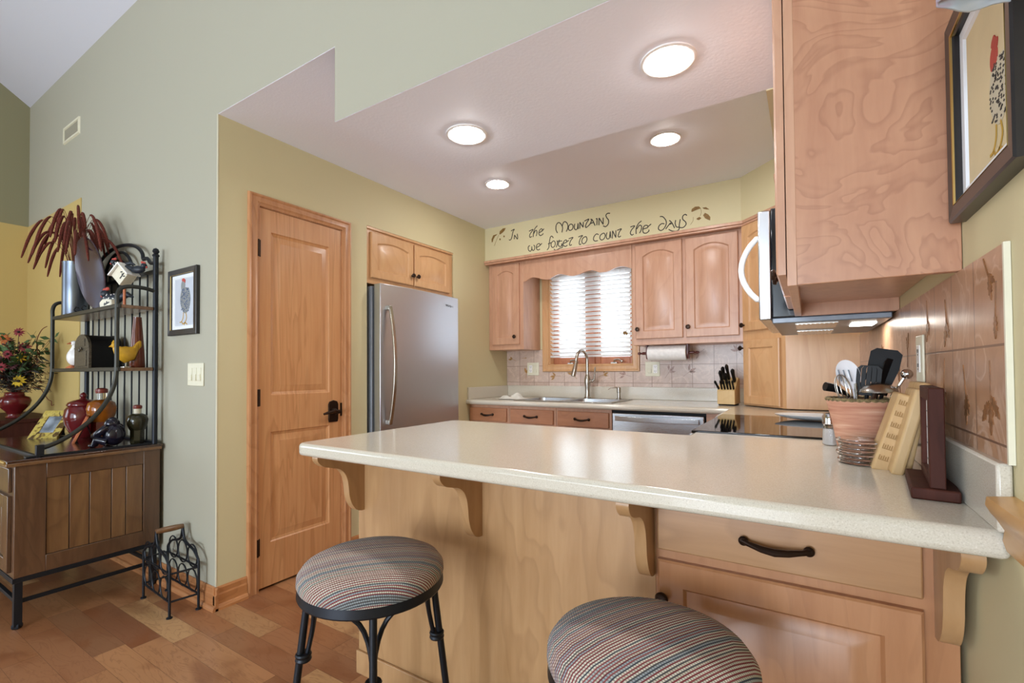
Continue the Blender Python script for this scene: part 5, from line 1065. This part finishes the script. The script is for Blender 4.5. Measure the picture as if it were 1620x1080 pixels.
# leaning mottled photo frame
def frame_thing(label,P,b,nr,tilt,w_,h,fw_,mat_,inner,name='photo_frame'):
    ang=math.atan2(b[1],b[0]); t=thing(name,label,'photo frame',(P[0],P[1],ZH+.001),ang)
    Tm=Matrix.Rotation(-tilt,4,'X')
    g=G(); g.T=Tm
    g.box(0,w_,0,.014,0,fw_).box(0,w_,0,.014,h-fw_,h).box(0,fw_,0,.014,fw_,h-fw_).box(w_-fw_,w_,0,.014,fw_,h-fw_); g.build('frame',mat_,t,bevel=.002)
    g=G(); g.T=Tm; g.box(fw_-.002,w_-fw_+.002,.005,.012,fw_-.002,h-fw_+.002); g.build('photo',inner,t,smooth=0)
    g=G(); g.T=Tm; g.box(fw_*.4,w_-fw_*.4,.0142,.018,fw_*.4,h-fw_*.4); g.build('backing','black',t,smooth=0)
    hh=h*.72; top=Tm@Vector((w_/2,.018,hh)); bot=Vector((w_/2,top.y+.5*(top.z)*math.tan(tilt*.5)+.02,0.0))
    d=(top-bot); g=G(); g.loops([[p+Vector((-.016,0,0)),p+Vector((.016,0,0)),p+Vector((.016,.004,0)),p+Vector((-.016,.004,0))] for p in (bot,top)]); g.build('strut','black',t,smooth=0)
    return t
M['mottle']=N('x').m; k=N('mottled yellow brown frame'); a=k.noise(k.coord(),28,2,.6); k.base(k.ramp(a,[(.42,'#5a4220'),(.47,'#c9b562'),(.62,'#b79f4a'),(.68,'#6e5430')])); k.set(Roughness=.3); M['mottle']=k.m
M['photo']=plain('soft family photo print','#a9b4c2',.25,var=.35,sc=16)
frame_thing('mottled yellow photo frame leaning back on the hutch top below the bouquet',(-3.93,.835),(.80,.60),None,math.radians(38),.165,.20,.042,'mottle','photo')
frame_thing('small easel-backed frame seen from its side in front of the amber bottle',(-3.56,.945),(.95,-.30),None,math.radians(22),.12,.155,.012,'orange','photo')
# chest and bouquet in the corner
t=thing('corner_chest','low dark wood chest in the living-room corner beyond the hutch','chest',(0,0,0))
G().box(-5.50,-4.60,.80,1.165,.06,.815).build('body','walnut',t,bevel=.004); G().box(-5.52,-4.585,.785,1.17,.815,.84).build('top','walnut',t,bevel=.004)
G().box(-5.42,-4.68,.775,.80,.12,.78).build('front_panel','greymetal',t,bevel=.003)
for x in (-5.46,-4.64):
    for y in (.83,1.13): G().box(x-.02,x+.02,y-.02,y+.02,0,.06).build('foot','walnut',t)
BX,BY,BZ=-4.79,.955,.8405
t=thing('bouquet_pot','dark red footed ceramic pot on the corner chest','vase',(BX,BY,BZ))
G().lathe([(.001,0),(.042,0),(.045,.006),(.034,.022),(.045,.045),(.078,.085),(.088,.12),(.080,.145),(.055,.155),(.050,.175),(.058,.183),(.050,.183),(.044,.15)],(0,0,0),36,c0=False,c1=False).build('pot','redc',t,smooth=60)
M['petr']=plain('dusty red petals','#8e2f38',.8,var=.2); M['pety']=plain('yellow petals','#d8b62e',.8,var=.15); M['peto']=plain('orange petals','#b5622b',.8,var=.2); M['lfg']=plain('green artificial leaves','#4d6b3c',.8,var=.3,sc=50); M['lfd']=plain('dark dusky fern','#3e3d36',.9,var=.3); M['eye']=plain('flower eye','#241812',.9); M['petm']=plain('mauve filler blossoms','#5b2d36',.8,var=.2)
r=random.Random(21)
def daisy(g1,g2,c,nrm,R,n=11):
    c=Vector(c); nrm=Vector(nrm).normalized(); u=nrm.cross(Vector((0,0,1))); u.normalize(); v=nrm.cross(u)
    for i in range(n):
        a=2*PI*i/n+r.uniform(-.1,.1); d=u*math.cos(a)+v*math.sin(a); s=u*-math.sin(a)+v*math.cos(a)
        g1.a([c+d*R*.18-s*R*.06,c+d*R*.6-s*R*.17+nrm*.004,c+d*R-nrm*.006,c+d*R*.6+s*R*.17+nrm*.004,c+d*R*.18+s*R*.06,c+d*R*.5-nrm*.003],[(0,1,2,3,4),(0,4,5),(0,5,1),(4,3,5),(1,5,2),(3,2,5)])
    g2.ball(c+nrm*.003,R*.24,R*.24,R*.20,10,6)
def flower(c,R,mat,label,n=11):
    t=thing('artificial_flower',label,'flower',(BX,BY,BZ+.15)); o=Vector((BX,BY,BZ+.15)); c=Vector(c)-o
    G().tube([Vector((0,0,-.05)),c*.5+Vector((0,0,.03)),c],.0018,5).build('stem','lfd',t)
    g1=G();g2=G(); daisy(g1,g2,c,Vector((.75,-.6,.15)),R,n); g1.build('petals',mat,t,smooth=0); g2.build('eye','eye',t)
def fp(y,z,x=.09): return (BX+x,BY+y,BZ+z)
flower(fp(-.003,.262,.11),.046,'pety','yellow daisy-like flower with dark eye, low in the bouquet')
flower(fp(.0,.607),.036,'petr','dusty red flower at the very top of the bouquet')
flower(fp(.026,.50,.11),.044,'petr','dusty red flower with dark eye in the middle of the bouquet')
flower(fp(.008,.425,.10),.036,'pety','yellow leafy bloom below the middle red flower',7)
flower(fp(-.073,.555),.040,'peto','orange-yellow flower at the upper left of the bouquet')
flower(fp(-.054,.45),.036,'petr','dark red bloom left of the middle yellow bloom')
flower(fp(-.037,.54,.05),.034,'petm','mauve flower behind the two red ones')
flower(fp(-.03,.37),.034,'petm','dark mauve blossom below the dark red bloom')
flower(fp(-.084,.36),.036,'petr','small crimson bloom at the lowest left of the bouquet')
def sprays(name,label,mat,N_,spread,zlo,zhi,ll,lw,nl,cat='foliage'):
    t=thing(name,label,cat,(BX,BY,BZ+.15)); g=G(); gs=G()
    for i in range(N_):
        a=r.uniform(-PI,PI); d=Vector((math.cos(a)*.6,math.sin(a)*.62+.14,0))*r.uniform(.3,1)*spread+Vector((0,0,r.uniform(zlo,zhi)))
        d.y=min(d.y,.185)
        ps=[Vector((0,0,-.04)),d*.35+Vector((0,0,.06)),d*.75+Vector((0,0,.03)),d]; sm=[Vector(p) for p in smooth2([tuple(p) for p in ps],4)]
        gs.tube(sm,.0012,4)
        for q in range(nl):
            b=sm[int(4+(len(sm)-5)*q/(nl-1 if nl>1 else 1))]; e=Vector((r.uniform(-1,1),r.uniform(-1,.5),r.uniform(-.5,.8))).normalized(); s=e.cross(Vector((r.uniform(-.4,.4),-1,.3))).normalized()*lw
            g.a([b,b+e*ll*.5+s,b+e*ll,b+e*ll*.5-s],[(0,1,2,3)])
    gs.build('stems','stem',t,smooth=0); g.build('leaves',mat,t,smooth=0)
sprays('leaf_spray','green leafy sprays filling the top and right of the bouquet','lfg',40,.30,.20,.44,.060,.014,9)
sprays('fern_spray','dusky dark fern sprays filling the lower bouquet','lfd',80,.30,.02,.30,.055,.0045,14)
sprays('blossom_spray','mauve filler blossom sprays at the left of the bouquet','petm',34,.20,.10,.40,.024,.011,11)
t=thing('curly_twig','tall curly twig rising at the upper right of the bouquet','twig',(BX,BY,BZ+.15))
G().tube(smooth2([(0,0,-.05),(.03,.05,.12),(.06,.10,.30),(.07,.095,.40),(.07,.12,.48),(.07,.15,.51)],5),.0028,6).build('branch','stem',t)
t=thing('curly_twig','long curly twig trailing low toward the hutch','twig',(BX,BY,BZ+.15))
G().tube(smooth2([(0,0,-.03),(.04,.06,.05),(.07,.11,.06),(.09,.14,.0),(.10,.155,-.03),(.10,.17,-.04),(.10,.17,-.07),(.10,.185,-.065)],5),.0026,6).tube(smooth2([(.04,.04,.08),(.07,.09,.11),(.09,.14,.09),(.10,.17,.11)],4),.002,5).build('branch','stem',t)
t=thing('curly_twig','short curly twig beside the green leaves','twig',(BX,BY,BZ+.15))
G().tube(smooth2([(.0,0,.0),(.04,.06,.18),(.07,.10,.25),(.07,.095,.30),(.08,.13,.32),(.08,.16,.33)],5),.0026,6).build('branch','stem',t)
# ---------------------------------------------------------------- wine rack on the floor
t=thing('wine_rack','black iron wine rack with wooden handle standing on the floor by the sage wall','wine rack',(-2.715,1.095,0),math.radians(0))
# two curved end frames carry rings for bottles; ends face the room (along y), handle spans between them
wl,dp=.30,.135
A0=(-.185,-.045);A1=(.16,-.067);B0=(-.178,.060);B1=(.181,.048)
def side(pA,pB,nm):
    """one arched end from foot pA to foot pB, peaking at the handle"""
    pA=Vector((pA[0],pA[1],0));pB=Vector((pB[0],pB[1],0)); mid=(pA+pB)/2
    def I(u,z): p=pA*(1-u)+pB*u; return (p.x,p.y,z)
    g=G()
    for s_ in (0,1):
        f=lambda u: u if s_==0 else 1-u
        g.tube(smooth2([I(f(0),.0),I(f(0),.12),I(f(0),.22),I(f(.03),.245),I(f(.15),.275),I(f(.34),.292),I(f(.44),.31),I(f(.48),.345),I(f(.5),.372)],4),.0062,8)
        g.lathe([(.013,0),(.013,.005),(.007,.008)],I(f(0),0),10)
    g.tube([I(0,.075),I(1,.075)],.005,6).tube([I(0,.205),I(1,.205)],.005,6)
    g.build('end_frame','iron',t,smooth=50)
    g=G()
    for row,zc in ((0,.245),(1,.125)):
        for q in range(3):
            u=.19+q*.31; P=[]
            for i in range(17):
                a=2*PI*i/17; P.append(I(u+.145*math.cos(a),zc-.02*q*0+.055*math.sin(a)))
            g.tube(P,.0035,6,closed=True)
    g.build('bottle_rings','iron',t,smooth=50)
side(A0,A1,'l'); side(B0,B1,'r')
G().cyl((A0[0],A0[1],.205),(B0[0],B0[1],.205),.005,8).cyl((A1[0],A1[1],.205),(B1[0],B1[1],.205),.005,8).cyl((A0[0],A0[1],.075),(B0[0],B0[1],.075),.005,8).cyl((A1[0],A1[1],.075),(B1[0],B1[1],.075),.005,8).build('side_rails','iron',t)
pa=Vector(((A0[0]+A1[0])/2,(A0[1]+A1[1])/2,.372));pb=Vector(((B0[0]+B1[0])/2,(B0[1]+B1[1])/2,.372)); d=pb-pa
G().tube([pa-d*.03,pa+d*.02,pa+d*.3,pa+d*.5,pa+d*.7,pa+d*.98,pa+d*1.03],[.010,.012,.0145,.015,.0145,.012,.010],14).build('handle','hutch_lt',t,smooth=50)
